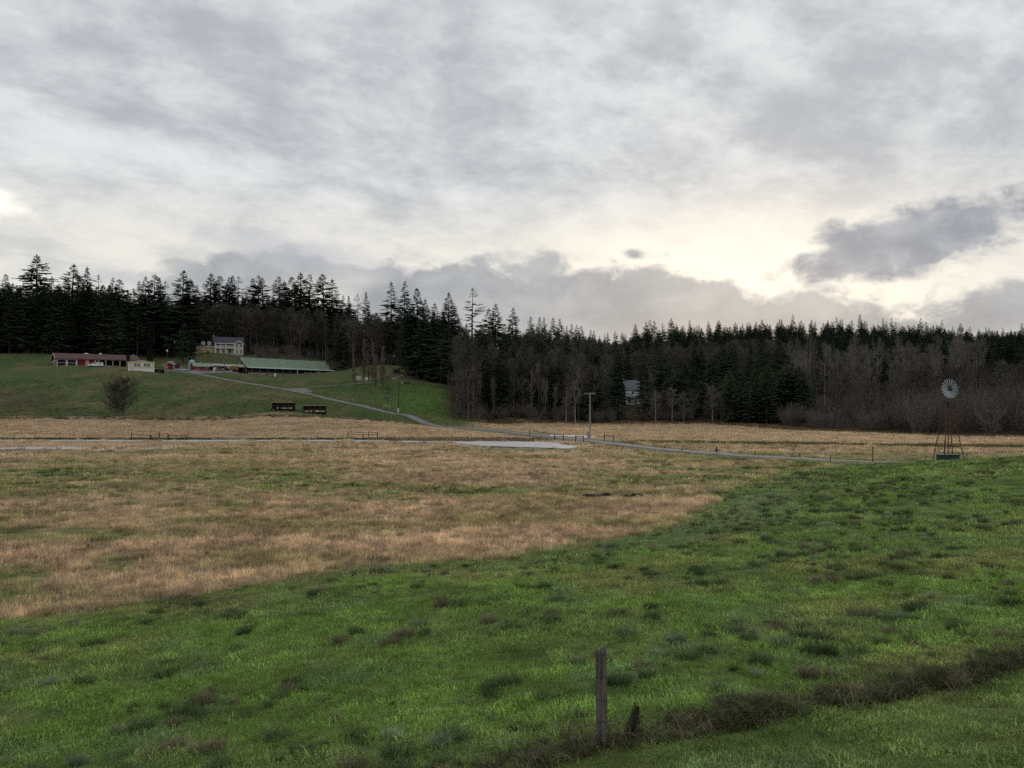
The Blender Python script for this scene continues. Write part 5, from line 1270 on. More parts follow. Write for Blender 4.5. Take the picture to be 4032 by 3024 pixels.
# ------------------------------------------------------------------ fence posts, rail fences, gates
def post(px, D, h, r0, m, label, py=None, lean=0.0, group=None):
    o = MB().path([(0, 0, -0.5), (lean * .5, 0, h * .6), (lean, 0, h)], [r0, r0 * .97, r0 * .9], 8).build('fence_post', m); tag(o, label, 'post', group)
    o.location = at(px, D, py); return o
post(3433, 91.2, 1.9, 0.075, mat('rusty_post', (0.20, 0.09, 0.04), 0.8, 0.4, 4), 'tall rusty iron post on the crest between drive and wind pump', 1824)
post(2820, 108.5, 0.95, 0.09, DWOOD, 'stout dark wooden post on the far edge of the drive')
post(2683, 110, 0.62, 0.06, DWOOD, 'short post at the near edge of the drive, below the stout dark one')
for i, (p, d, h) in enumerate(((2970, 105, .6), (3147, 99.5, .7), (3267, 93.5, .7))):
    post(p, d, h, 0.05, DWOOD, ['low stake on the field side of the drive right of the stout post', 'thin stake beyond the drive, midway to the rusty iron post', 'short stake on the grass just left of the rusty iron post'][i])
post(3640, 92.0, 0.75, 0.05, WOOD, 'short stake behind the weathered plank trough'); post(3801, 91.0, 0.95, 0.06, WOOD, 'single weathered post standing right of the wind pump', lean=0.04)
def rail_fence(name, label, pts, h, rails, m, cat='fence', rr_=0.055, r0=0.085):
    P_ = [Vector(at(p, d)) for p, d in pts]
    r = thing(name, label, cat, P_[0])
    for p in P_: MB().tube(p - P_[0] + Vector((0, 0, -.5)), p - P_[0] + Vector((0, 0, h)), r0, n=7).build('post', m, r)
    for a_, b_ in zip(P_[:-1], P_[1:]):
        for z in rails: MB().tube(a_ - P_[0] + Vector((0, -.09, z)), b_ - P_[0] + Vector((0, -.09, z)), rr_, n=6).build('rail', m, r)
    return r
rail_fence('rail_fence', 'two-post rail fence on the near side of the drive by the pond', [(2266, 138), (2297, 136)], 1.2, [1.05], DWOOD)
rail_fence('rail_fence', 'long rail running from the drive posts back along the road edge', [(2085, 166), (2184, 148), (2218, 144)], 1.15, [1.05], DWOOD)
rail_fence('rail_fence', 'dark two-post rail on the far side of the drive right of the utility pole', [(2379, 144), (2416, 140)], 1.25, [1.0], DWOOD)
rail_fence('field_gate', 'left rail panel of the dark gateway at the ditch', [(520, 148), (594, 147.5)], 1.25, [1.1], DWOOD, 'gate')
rail_fence('field_gate', 'middle gate of the dark gateway at the ditch', [(597, 147.4), (630, 147.6), (663, 147.4)], 1.35, [1.25, 0.85], DWOOD, 'gate', 0.04)
rail_fence('field_gate', 'right rail panel of the dark gateway at the ditch', [(668, 147.4), (737, 147.5)], 1.2, [1.05], DWOOD, 'gate')
rail_fence('field_gate', 'rail gateway at the ditch nearest the pond', [(1371, 152), (1430, 151.5), (1453, 151.2), (1487, 151)], 1.3, [1.2, 0.8], DWOOD, 'gate', 0.045)
rail_fence('rail_fence', 'low rail at the foot of the pasture below the twin-trunked tree', [(560, 210), (602, 210)], 1.0, [0.95], DWOOD)
rail_fence('rail_fence', 'single rail panel at the foot of the pasture left of the shelters', [(641, 210), (682, 210)], 1.0, [0.95], DWOOD)
rail_fence('rail_fence', 'dark rail fence along the foot of the hill at the left edge', [(-60, 210), (0, 211), (45, 211), (66, 211), (140, 212)], 1.0, [0.9], DWOOD)
rail_fence('paddock_fence', 'white-topped rail fence along the upper farm track', [(1223, 306), (1251, 308), (1281, 310), (1342, 314), (1400, 318)], 1.25, [1.1], WOOD)
rail_fence('paddock_fence', 'dark rail fence running right from the farmhouse', [(960, 436), (975, 437), (993, 438), (1012, 438), (1030, 439), (1048, 440), (1068, 440), (1090, 441)], 1.4, [1.2, 0.7], DWOOD)
for i, (p, d) in enumerate(((1385, 266), (1463, 259), (1483, 257), (1518, 252), (1530, 250), (1557, 248), (1645, 232), (1760, 213), (1860, 198))): post(p, d - 2.6, 1.0, 0.07, DWOOD, 'small dark post, %s down the near edge of the drive from the poplars' % O[i], group='drive edge posts')
for i, (p, d) in enumerate(((1390, 272), (1468, 268))): post(p, d, 1.2, 0.07, CREAMP, ['pale marker post above the drive below the poplars', 'second pale marker post by the small bare tree'][i])
for i, p in enumerate((60, 139, 395, 447, 800, 860, 940, 1050, 1250)): post(p, 149.2 + (i % 3) * .3, 0.95, 0.045, WOOD, 'thin weathered stake on the ditch bank, %s from the left edge' % O[i], group='ditch bank stakes')
post(1774, 168, 1.6, 0.07, CREAMP, 'pale stake standing alone in the tan field left of the drive')
# horizontal pale pipe gate by the small bare tree
rail_fence('pipe_gate', 'low pale pipe gate in front of the small bare tree', [(1511, 258), (1521, 257.5), (1533, 257)], 1.0, [0.95], CREAMP, 'gate', 0.05, 0.06)

# ------------------------------------------------------------------ dirt heaps in the meadow
for i, (p, d, w, h, lab) in enumerate(((2330, 59.0, 1.5, .17, 'long low heap of black soil clods in the tan meadow'), (2385, 59.3, 0.8, .24, 'heap of black soil at the right tip of the long soil heap'), (2468, 58.6, 0.7, .14, 'small black soil heap left of the last one in the meadow'), (2506, 58.7, 0.9, .22, 'last heap of black soil towards the green slope'))):
    heap('soil_heap', lab, 'soil heap', p, d, w, 0.55, h, SOILM, 30 + i)
# fallen branches under the twin-trunked tree
rr = random.Random(8)
for i, (p, d, L_, lab) in enumerate(((280, 216, 7.0, 'long pale fallen branch at the foot of the pasture'), (385, 216, 9.0, 'bent fallen branch leading to the twin-trunked tree'), (320, 219, 4.5, 'short fallen branch behind the long pale one'))):
    q_ = Vector(at(p, d)); pts = [Vector((t * L_ - L_ / 2, rr.uniform(-.3, .3), 0.25 + rr.uniform(0, .3) + gz(q_.x + t * L_ - L_ / 2, d) - q_.z)) for t in (0, .25, .5, .75, 1)]
    o = MB().path(pts, [0.14, 0.12, 0.10, 0.07, 0.03], 6); o.tube(pts[2], pts[2] + Vector((1.2, .2, .9)), .06, .02, 5).tube(pts[3], pts[3] + Vector((.8, -.2, .8)), .05, .02, 5)
    o = o.build('fallen_branch', WOOD); tag(o, lab, 'branch'); o.location = q_

# ------------------------------------------------------------------ near wire fence
def wire_fence():
    px_, py_ = FP; b = Vector((px_, py_, gz(px_, py_))); r = thing('wire_fence', 'near wire fence with one weathered round wooden post', 'fence', b)
    top = PZ(2550, 9.4) - b.z
    rr = random.Random(2); n = 18; vs = []; fs = []; zs = [-0.5, -0.1, 0.1, 0.3, 0.5, 0.7, 0.9, 1.0, top - .03, top]
    ri = [rr.uniform(-.006, .006) for _ in range(n)]
    for k, z in enumerate(zs):
        for i in range(n):
            t = 2 * math.pi * i / n; rad = 0.062 + ri[i] + 0.003 * math.sin(3 * z + i) - (0.012 if k == len(zs) - 1 else 0)
            vs.append((rad * math.cos(t) - 0.012 * z, rad * math.sin(t), z + (0.02 * math.cos(t) if k >= len(zs) - 2 else 0)))
    for k in range(len(zs) - 1):
        for i in range(n): fs.append((k * n + i, k * n + (i + 1) % n, (k + 1) * n + (i + 1) % n, (k + 1) * n + i))
    fs.append(tuple(range((len(zs) - 1) * n, len(zs) * n)))
    m = bpy.data.materials.new('post_grain'); nt, bs = nodes_of(m); N, L = nt.nodes, nt.links
    t = N.new('ShaderNodeTexCoord'); mp = N.new('ShaderNodeMapping'); mp.inputs['Scale'].default_value = (40, 40, 2.5); L.new(t.outputs['Object'], mp.inputs[0])
    nz = N.new('ShaderNodeTexNoise'); nz.inputs['Scale'].default_value = 1.0; nz.inputs['Detail'].default_value = 8; L.new(mp.outputs[0], nz.inputs['Vector'])
    n2 = N.new('ShaderNodeTexNoise'); n2.inputs['Scale'].default_value = 5.0; n2.inputs['Detail'].default_value = 4; L.new(t.outputs['Object'], n2.inputs['Vector'])
    cr = N.new('ShaderNodeValToRGB'); cr.color_ramp.elements[0].position = .32; cr.color_ramp.elements[0].color = (.040, .036, .032, 1); cr.color_ramp.elements[1].position = .68; cr.color_ramp.elements[1].color = (.19, .17, .15, 1)
    L.new(nz.outputs['Fac'], cr.inputs[0])
    mx = N.new('ShaderNodeMix'); mx.data_type = 'RGBA'; mx.blend_type = 'MIX'; rg = N.new('ShaderNodeMapRange'); rg.inputs['From Min'].default_value = .52; rg.inputs['From Max'].default_value = .7; L.new(n2.outputs['Fac'], rg.inputs['Value']); L.new(rg.outputs[0], mx.inputs[0])
    L.new(cr.outputs[0], mx.inputs[6]); mx.inputs[7].default_value = (.13, .13, .10, 1); L.new(mx.outputs[2], bs.inputs['Base Color']); bs.inputs['Roughness'].default_value = .95; bs.inputs['Specular IOR Level'].default_value = .1
    bp = N.new('ShaderNodeBump'); bp.inputs['Strength'].default_value = .8; bp.inputs['Distance'].default_value = .01; L.new(nz.outputs['Fac'], bp.inputs['Height']); L.new(bp.outputs[0], bs.inputs['Normal'])
    MB().add(vs, fs).build('post', m, r)
    WIRE = mat('fence_wire', (0.06, 0.06, 0.062), 0.8, 0.2, 5)
    for z in (0.30, 0.55, 0.82, 1.08):
        mb = MB(); pts = []
        for t in np.linspace(-9, 14, 24):
            x = px_ + FDIR[0] * t; y = py_ + FDIR[1] * t; s_ = (math.sin(t * 0.9 + z * 5)) * 0.012
            pts.append(Vector((FDIR[0] * t - FDIR[1] * -0.0, FDIR[1] * t - 0.075, gz(x, y) * 0.5 + (b.z + 0.03 * t) * 0.5 - b.z + z + s_)))
        for i in range(len(pts)):
            if abs(pts[i].x) < 0.6: pts[i].z = z
        mb.path(pts, [0.0020] * len(pts), 4).build('wire', WIRE, r)
        MB().lathe([(0.068, -0.004), (0.072, 0.0), (0.068, 0.004)], 16, (0, 0, z)).build('staple_wrap', WIRE, r)
wire_fence()
# rotten stub of an older post, wrapped in dead growth
q_ = Vector((PX(2488, 9.62), 9.62, 0)); q_.z = gz(q_.x, q_.y)
st = thing('rotten_post', 'dark rotten fence post stub leaning beside the weathered post', 'post', q_, 0.3)
MB().path([(-.05, 0, -.3), (-.03, 0, .10), (0.0, .01, .20), (.05, 0, .33), (.07, .01, .40)], [.055, .05, .042, .032, .02], 9).build('stub', SOILM, st)
rr = random.Random(3); vn = MB()
for i in range(220):
    a = rr.uniform(0, 6.28); r1 = rr.uniform(.02, .2); h = rr.uniform(.05, .5) * (1.15 - r1 * 4)
    vn.tube((r1 * math.cos(a), r1 * math.sin(a), -.02), (r1 * .5 * math.cos(a + .6) + .03, r1 * .5 * math.sin(a + .6), h), .004, .002, 3)
vn.build('dead_vines', DWOOD, st)
# ------------------------------------------------------------------ tree shapes
def leaf_material(name, color, rnd=0.35, trans=0.12):
    m = bpy.data.materials.new(name); m.use_nodes = True; nt = m.node_tree; nt.nodes.clear(); N, L = nt.nodes, nt.links
    oi = N.new('ShaderNodeObjectInfo'); g = N.new('ShaderNodeNewGeometry')
    def rng_(src, a, b_):
        r = N.new('ShaderNodeMapRange'); r.inputs['To Min'].default_value = a; r.inputs['To Max'].default_value = b_; L.new(src, r.inputs['Value']); return r.outputs[0]
    v = N.new('ShaderNodeMath'); v.operation = 'MULTIPLY'; L.new(rng_(oi.outputs['Random'], 1 - rnd, 1 + rnd), v.inputs[0]); L.new(rng_(g.outputs['Random Per Island'], 0.6, 1.45), v.inputs[1])
    # hue drifts between blue-green and olive from tree to tree
    wn = N.new('ShaderNodeTexWhiteNoise'); wn.noise_dimensions = '1D'; L.new(oi.outputs['Random'], wn.inputs['W'])
    hs = N.new('ShaderNodeHueSaturation'); hs.inputs['Color'].default_value = (*color, 1); L.new(rng_(wn.outputs['Value'], 0.46, 0.54), hs.inputs['Hue']); L.new(v.outputs[0], hs.inputs['Value'])
    d = N.new('ShaderNodeBsdfDiffuse'); t = N.new('ShaderNodeBsdfTranslucent'); L.new(hs.outputs[0], d.inputs[0]); L.new(hs.outputs[0], t.inputs[0])
    mx = N.new('ShaderNodeMixShader'); mx.inputs[0].default_value = trans; L.new(d.outputs[0], mx.inputs[1]); L.new(t.outputs[0], mx.inputs[2])
    o = N.new('ShaderNodeOutputMaterial'); L.new(mx.outputs[0], o.inputs[0]); return m
NEEDLE = leaf_material('fir_needles', (0.047, 0.067, 0.043))
NEEDLE2 = leaf_material('pine_needles', (0.062, 0.088, 0.050))
BARK = mat('conifer_bark', (0.060, 0.048, 0.040), 0.95, 0.3, 2, rnd=0.3)
TWIG = mat('bare_twigs', (0.098, 0.085, 0.073), 0.95, 0.2, 2, rnd=0.28)
TWIGP = mat('pale_twigs', (0.165, 0.145, 0.122), 0.95, 0.2, 2, rnd=0.2)
TRUNKD = mat('dark_trunk', (0.10, 0.085, 0.075), 0.95, 0.3, 2, rnd=0.35)
TRUNKP = mat('pale_trunk', (0.19, 0.172, 0.15), 0.95, 0.25, 2, rnd=0.2)
WILLOW = mat('willow_twigs', (0.130, 0.112, 0.097), 0.95, 0.2, 2, rnd=0.25)
POPM = mat('poplar_twigs', (0.165, 0.135, 0.105), 0.95, 0.2, 2, rnd=0.15)

def conifer(seed, H=30.0, Rm=4.5, t0=0.10, lvl=40, nb=6, droop=0.28, gap=0.12, shape=0.85, lop=0.0, sparse_top=False, spray=1.0, slope=.36):
    rng = random.Random(seed); cr = MB(); tr = MB()
    lean = rng.uniform(-.5, .5)
    pts = [Vector((lean * t * t, 0, H * t)) for t in (-0.03, 0.25, 0.5, 0.75, 1.0)]
    tr.path(pts, [H * .014, H * .011, H * .008, H * .0045, 0.02], 7)
    la = rng.uniform(0, 6.28)
    vs, fs = cr.v, cr.f
    def diamond(p, d, l, w):
        up = Vector((0, 0, 1)); s_ = d.cross(up)
        if s_.length < 1e-3: s_ = Vector((1, 0, 0))
        s_.normalize(); k = len(vs); q_ = p + d * (l * .5)
        dn = Vector((0, 0, -w * rng.uniform(.25, .9)))
        vs.extend([tuple(p), tuple(q_ + s_ * w + dn), tuple(p + d * l + dn * .7), tuple(q_ - s_ * w + dn)])
        fs.append((k, k + 1, k + 2)); fs.append((k, k + 2, k + 3)); cr.mi.extend((0, 0))
    lob = [[rng.uniform(.62, 1.22) for _ in range(7)] for _ in range(14)]
    NB = lvl * nb
    for i in range(NB):
        for _once in (0,):
            t = min(.985, t0 + (1 - t0) * ((i + rng.random()) / NB) ** 0.80)
            if rng.random() < gap * (1.6 if (sparse_top and t > .6) else 1.0): continue
            a = rng.uniform(0, 6.28); dtop = H * (1 - t)
            base = Rm * math.tanh(slope * (dtop + .15) / Rm) * (0.55 + 0.45 * min(1, (t - t0) / 0.12 + .25))
            L_ = base * lob[int(t * 13.9)][int(a / 6.29 * 7)] * rng.uniform(.7, 1.15) * (1 + lop * math.cos(a - la))
            L_ = max(L_, .25)
            el = -droop * rng.uniform(.3, 1.6) * (1 - t * .8) + max(0, 1 - dtop / 7) * .55
            d = Vector((math.cos(a) * math.cos(el), math.sin(a) * math.cos(el), math.sin(el)))
            p0 = Vector((lean * t * t, 0, H * t))
            n = max(2, int(L_ / (0.72 * spray)) + 1)
            for k in range(n):
                f = 0.18 + .82 * (k + .5) / n
                p = p0 + d * (L_ * f) + Vector((0, 0, .12 * L_ * f * f))
                w0 = (0.13 + .17 * (1 - f * .6)) * spray * min(1.0, .45 + L_ / 4.0)
                ln = (0.80 + .60 * (1 - f)) * spray * min(1.0, .34 + L_ / 2.6)
                diamond(p, (d + Vector((0, 0, rng.uniform(-.35, .1)))).normalized(), ln * rng.uniform(.8, 1.2), w0)
                for s_ in (-1, 1):
                    sd = Vector((-math.sin(a), math.cos(a), 0)) * s_
                    diamond(p, (d * .75 + sd * rng.uniform(.55, 1.0) + Vector((0, 0, rng.uniform(-.45, .05)))).normalized(), ln * rng.uniform(.65, 1.1), w0 * .9)
    for k in range(5): diamond(Vector((lean, 0, H * (.975 + .005 * k))), Vector((rng.uniform(-.4, .4), rng.uniform(-.4, .4), 1)).normalized(), .8, .10)
    return tr, cr
def bare(seed, H=20.0, Rm=4.0, kind='alder', nprim=34, nsec=7, ntw=6, tw=0.06):
    rng = random.Random(seed); tr = MB(); cr = MB()
    def ribbon(p, q_, w0, w1):
        d = (q_ - p); s_ = d.cross(Vector((rng.uniform(-1, 1), rng.uniform(-1, 1), rng.uniform(-1, 1))))
        if s_.length < 1e-4: return
        s_.normalize(); k = len(cr.v)
        cr.v.extend([tuple(p - s_ * w0), tuple(p + s_ * w0), tuple(q_ + s_ * w1), tuple(q_ - s_ * w1)]); cr.f.append((k, k + 1, k + 2, k + 3)); cr.mi.append(0)
    def jit(d, s_): return (d + Vector((rng.gauss(0, s_), rng.gauss(0, s_), rng.gauss(0, s_)))).normalized()
    stems = 1 if kind in ('alder', 'poplar', 'cottonwood') else (2 if kind == 'twin' else 11)
    for sidx in range(stems):
        a0 = rng.uniform(0, 6.28); sp = {1: 0.0, 2: .45}.get(stems, 1.0)
        bx = Vector((math.cos(a0), math.sin(a0), 0)) * sp * .5
        if kind == 'twin': bx = Vector((-.8 if sidx == 0 else .9, 0, 0))
        tip = Vector((math.cos(a0) * Rm * .75 * (sp if stems > 2 else .0), math.sin(a0) * Rm * .75 * (sp if stems > 2 else .0), H * rng.uniform(.72, 1.0)))
        if kind == 'twin': tip = Vector((-1.2 if sidx == 0 else 1.6, rng.uniform(-1, 1), H * (1 if sidx == 0 else .85)))
        if stems == 1: tip = Vector((rng.uniform(-.06, .06) * H * .5, rng.uniform(-.04, .04) * H, H))
        pts = []
        for i in range(7):
            t = i / 6; c = bx.lerp(tip, t ** (1.25 if stems > 2 else 1)); c.z = tip.z * t
            pts.append(c + Vector((rng.gauss(0, .018 * H * .4), rng.gauss(0, .018 * H * .4), 0)) * (1 if 0 < i < 6 else 0))
        pts[0].z = -.4
        r0 = H * (.013 if stems == 1 else (.022 if kind == 'twin' else .007))
        tr.path(pts, [r0 * (1 - .13 * i) for i in range(7)], 6 if stems <= 2 else 4)
        npr = nprim if stems <= 2 else max(4, nprim // 4)
        tlo = {'alder': .30, 'poplar': .10, 'cottonwood': .42, 'twin': .07}.get(kind, .12)
        for i in range(npr):
            t = tlo + (0.98 - tlo) * ((i + rng.random()) / npr)
            f = t * 6; k = min(5, int(f)); p = pts[k].lerp(pts[k + 1], f - k)
            a = rng.uniform(0, 6.28)
            u = (t - tlo) / (1 - tlo)
            if kind == 'poplar': el = rng.uniform(1.12, 1.36); L_ = H * .19 * (1.15 - u * .75) * rng.uniform(.6, 1.3)
            else:
                prof = math.sin(math.pi * min(1, .22 + .78 * u)) if kind != 'cottonwood' else math.sin(math.pi * min(.95, .3 + .62 * u))
                el = rng.uniform(.35, 1.0) + u * .25; L_ = max(.12, prof) * Rm * rng.uniform(.7, 1.25) / max(.35, math.cos(el)) * .8
            d = Vector((math.cos(a) * math.cos(el), math.sin(a) * math.cos(el), math.sin(el)))
            q_ = p + d * L_ * .55; d2 = (d + Vector((0, 0, .25))).normalized(); e_ = q_ + d2 * L_ * .45
            w = max(tw * .8, r0 * .32 * (1.1 - t))
            ribbon(p, q_, w, w * .7); ribbon(q_, e_, w * .7, tw * .4)
            for j in range(nsec):
                v = .25 + .75 * (j + rng.random()) / nsec
                b0 = p.lerp(q_, v / .55) if v < .55 else q_.lerp(e_, (v - .55) / .45)
                ds = jit(d * .8 + Vector((0, 0, .28)), .42 if kind != 'poplar' else .16); Ls = L_ * .42 * rng.uniform(.5, 1.2) * (1.15 - v * .5)
                b1 = b0 + ds * Ls; ribbon(b0, b1, tw * .6, tw * .35)
                for k2 in range(ntw):
                    c0 = b0.lerp(b1, rng.uniform(.25, 1)); dt = jit(ds + Vector((0, 0, .2)), .5 if kind != 'poplar' else .2)
                    ribbon(c0, c0 + dt * rng.uniform(.5, 1.4) * (H / 20), tw * .42, tw * .22)
    return tr, cr
def lib(mbs, tm, cm, nm):
    out = []
    for tr, cr in mbs:
        j = MB(); j.v = list(tr.v); j.f = list(tr.f); j.mi = [0] * len(tr.f)
        k = len(j.v); j.v += cr.v; j.f += [tuple(i + k for i in f) for f in cr.f]; j.mi += [1] * len(cr.f)
        zmax = max(v[2] for v in cr.v)
        out.append((tr.mesh('trunk', tm), cr.mesh('crown', cm), j.mesh(nm, [tm, cm]), zmax))
    return out
FIR = lib([conifer(1, 30, 5.6, .06, 44, 7), conifer(2, 30, 4.8, .10, 42, 7, gap=.16, slope=.32), conifer(3, 30, 5.4, .18, 34, 6, gap=.28, droop=.2, lop=.3, slope=.42), conifer(4, 30, 4.0, .08, 44, 7, slope=.28),
           conifer(5, 30, 6.6, .04, 48, 7, gap=.10, droop=.40, slope=.42), conifer(6, 30, 3.8, .34, 26, 5, gap=.30, lop=.45, slope=.45, sparse_top=True), conifer(7, 30, 4.6, .14, 38, 6, gap=.25, lop=.45, slope=.38), conifer(8, 30, 6.0, .08, 44, 7, slope=.5, gap=.14)], BARK, NEEDLE, 'fir')
PINE = lib([conifer(21, 22, 4.8, .05, 34, 7, droop=.15, slope=.6, gap=.12, spray=1.05), conifer(22, 22, 4.3, .08, 32, 7, droop=.15, slope=.5, gap=.16, spray=1.05), conifer(23, 22, 3.9, .05, 36, 7, droop=.25, slope=.42)], BARK, NEEDLE2, 'pine')
ALDER = lib([bare(31, 20, 3.6), bare(32, 20, 3.0, nprim=38), bare(33, 20, 4.2, nprim=38), bare(34, 20, 3.3), bare(35, 20, 3.8, nprim=36)], TRUNKD, TWIG, 'alder')
COTT = lib([bare(41, 24, 4.2, 'cottonwood', 32, 7, 6, .06), bare(42, 24, 3.6, 'cottonwood', 30, 7, 6, .06), bare(43, 24, 4.6, 'cottonwood', 34, 7, 6, .06)], TRUNKP, TWIGP, 'cottonwood')
POPL = lib([bare(51, 20, 2, 'poplar', 80, 6, 5, .085), bare(52, 20, 2, 'poplar', 70, 6, 5, .085)], TRUNKD, POPM, 'poplar')
SHRUB = lib([bare(61, 7, 3.6, 'willow', 26, 5, 5, .035), bare(62, 7, 3.2, 'willow', 24, 5, 5, .035), bare(63, 7, 4.2, 'willow', 28, 5, 5, .035)], TRUNKD, WILLOW, 'willow')
TWIN = lib([bare(71, 13, 5.6, 'twin', 76, 8, 9, .05)], TRUNKD, mat('grey_brown_twigs', (0.085, 0.073, 0.062), 0.95, 0.2, 2), 'twin_tree')

# ------------------------------------------------------------------ where the trees stand
ENV = np.array([(-800, 1120), (0, 1118), (110, 1090), (250, 1125), (350, 1120), (500, 1140), (600, 1125), (700, 1120), (780, 1150), (1000, 1140), (1200, 1130), (1320, 1150), (1400, 1190), (1480, 1215), (1600, 1190), (1700, 1220), (1800, 1200), (1900, 1230), (2000, 1245),
                (2090, 1268), (2200, 1282), (2300, 1312), (2400, 1335), (2480, 1320), (2540, 1290), (2650, 1272), (2750, 1275), (3000, 1270), (3300, 1262), (3700, 1272), (3760, 1296), (3900, 1292), (4032, 1296), (4900, 1290)])
TREES = []          # kind, variant, x, y, zground, H, rz, width factor, label, group, fixed
RT = random.Random(77)
def env(px): return float(np.interp(px, ENV[:, 0], ENV[:, 1])) - (18 if px < 1340 else 0)
def add_tree(kind, var, px, D, H=None, top=None, wf=1.0, label=None, group=None, fixed=False):
    x = PX(px, D); z = gz(x, D) - 0.1
    if top is not None: H = PZ(top, D) - z
    if not fixed:
        hmax = PZ(env(px) + 6, D) - z
        if H > hmax: H = hmax * RT.uniform(.9, 1.0)
        if H < (4 if kind == 'SHRUB' else 8): return
    TREES.append([kind, var, x, D, z, H, RT.uniform(0, 6.28), wf, label, group, fixed])
def sky_tree(px, py, D, var, wf, label): add_tree('FIR', var, px, D, top=py, wf=wf * 1.3 * RT.uniform(.9, 1.1), label=label, group='skyline conifers', fixed=True)
SKY = [(16, 1075, 430, 1, 1.0), (139, 1000, 415, 4, 1.25), (197, 1085, 430, 3, .9), (277, 1035, 420, 0, 1.2), (335, 1046, 430, 3, 1.0), (383, 1079, 432, 5, .9), (436, 1090, 440, 1, 1.0), (465, 1094, 420, 7, 1.1), (543, 1105, 440, 1, .9), (570, 1085, 435, 0, 1.0), (604, 1076, 430, 7, 1.1), (624, 1087, 436, 3, .9), (644, 1104, 440, 5, .9),
       (713, 1059, 425, 0, 1.15), (743, 1095, 428, 7, 1.0), (772, 1120, 440, 1, .9), (825, 1072, 450, 0, 1.05), (863, 1081, 450, 7, 1.0), (897, 1086, 455, 0, 1.0), (912, 1079, 455, 3, 1.0), (933, 1085, 455, 5, .9), (993, 1094, 455, 1, 1.0), (1018, 1081, 450, 2, 1.0), (1035, 1090, 450, 0, 1.0), (1100, 1083, 445, 0, 1.0), (1120, 1103, 450, 3, 1.0), (1148, 1086, 445, 7, 1.0), (1181, 1070, 440, 4, 1.15), (1217, 1074, 440, 6, .9), (1275, 1074, 435, 0, 1.15), (1308, 1095, 435, 6, 1.0),
       (1347, 1160, 440, 1, .8), (1373, 1160, 445, 3, .8), (1409, 1153, 435, 5, .8), (1438, 1144, 430, 3, .8), (1540, 1105, 400, 6, .9), (1588, 1103, 402, 1, .9), (1644, 1128, 352, 7, .9), (1673, 1173, 360, 0, .8), (1710, 1189, 345, 4, .9), (1766, 1146, 340, 0, 1.0), (1857, 1130, 372, 5, .95), (1951, 1191, 352, 4, 1.0), (1927, 1211, 360, 7, .9), (2017, 1207, 380, 0, .9), (2087, 1243, 430, 1, .9), (2125, 1243, 460, 3, .9), (2141, 1245, 465, 1, .8), (2180, 1248, 450, 7, .9), (2202, 1252, 455, 0, .9), (2233, 1279, 520, 3, .8), (2253, 1273, 520, 1, .9), (2271, 1278, 525, 0, .9), (2290, 1281, 520, 7, .9), (2327, 1297, 600, 1, 1.0), (2338, 1299, 605, 3, .9), (2360, 1320, 640, 0, .9), (2380, 1313, 650, 1, .9), (2394, 1307, 650, 3, 1.0), (2421, 1303, 660, 2, 1.0), (2451, 1307, 660, 0, 1.0), (2464, 1313, 660, 3, 1.0), (2503, 1271, 560, 4, .8), (2545, 1266, 600, 1, 1.0), (2560, 1258, 610, 2, 1.0), (2580, 1262, 610, 1, 1.0), (2610, 1270, 620, 6, .9), (2646, 1250, 640, 0, 1.0)]
named = {139: 'tallest broad conifer with a ragged forked top near the left edge', 277: 'broad leaning conifer, second tallest of the left skyline', 335: 'slender pointed conifer just right of the leaning one', 383: 'sparse crooked conifer in the dip of the left skyline', 465: 'wide dark conifer left of the small skyline clump', 713: 'tall conifer standing free above the orange shed',
         1181: 'full dark conifer on the skyline above the cattle barn', 1217: 'windswept sparse conifer beside the full dark one', 1275: 'last tall broad conifer before the skyline drops to bare trees', 1540: 'left one of two tall conifers above the bare wood', 1588: 'right one of two tall conifers above the bare wood', 1766: 'tall drooping conifer at the right of the dark central clump', 1857: 'bottle-brush conifer rising alone above the bare trees', 1951: 'stout conifer right of the bottle-brush one'}
cnt = 0
for px_, py_, D, v, wf in SKY:
    cnt += 1
    if 760 < px_ < 1320: D += 22
    sky_tree(px_, py_, D, v, wf * (1.12 if px_ < 1320 else 1.0), named.get(px_, 'skyline conifer, number %d from the left along the tree tops' % cnt))
# ridge line on the right
p_ = 2665; 
while p_ < 4300:
    D = RT.uniform(660, 720); cnt += 1
    add_tree('FIR', RT.choice([1, 3, 3, 0, 6]), p_, D, top=env(p_) + RT.choice([-26, -16, -10, -6, -2, 0, 3, 6, 10, 14]) + RT.uniform(-5, 5), wf=RT.uniform(.85, 1.4), label='ridge-top conifer, number %d from the left along the tree tops' % cnt, group='skyline conifers', fixed=True)
    p_ += RT.choice([7, 10, 14, 22, 34]) * RT.uniform(.8, 1.2)
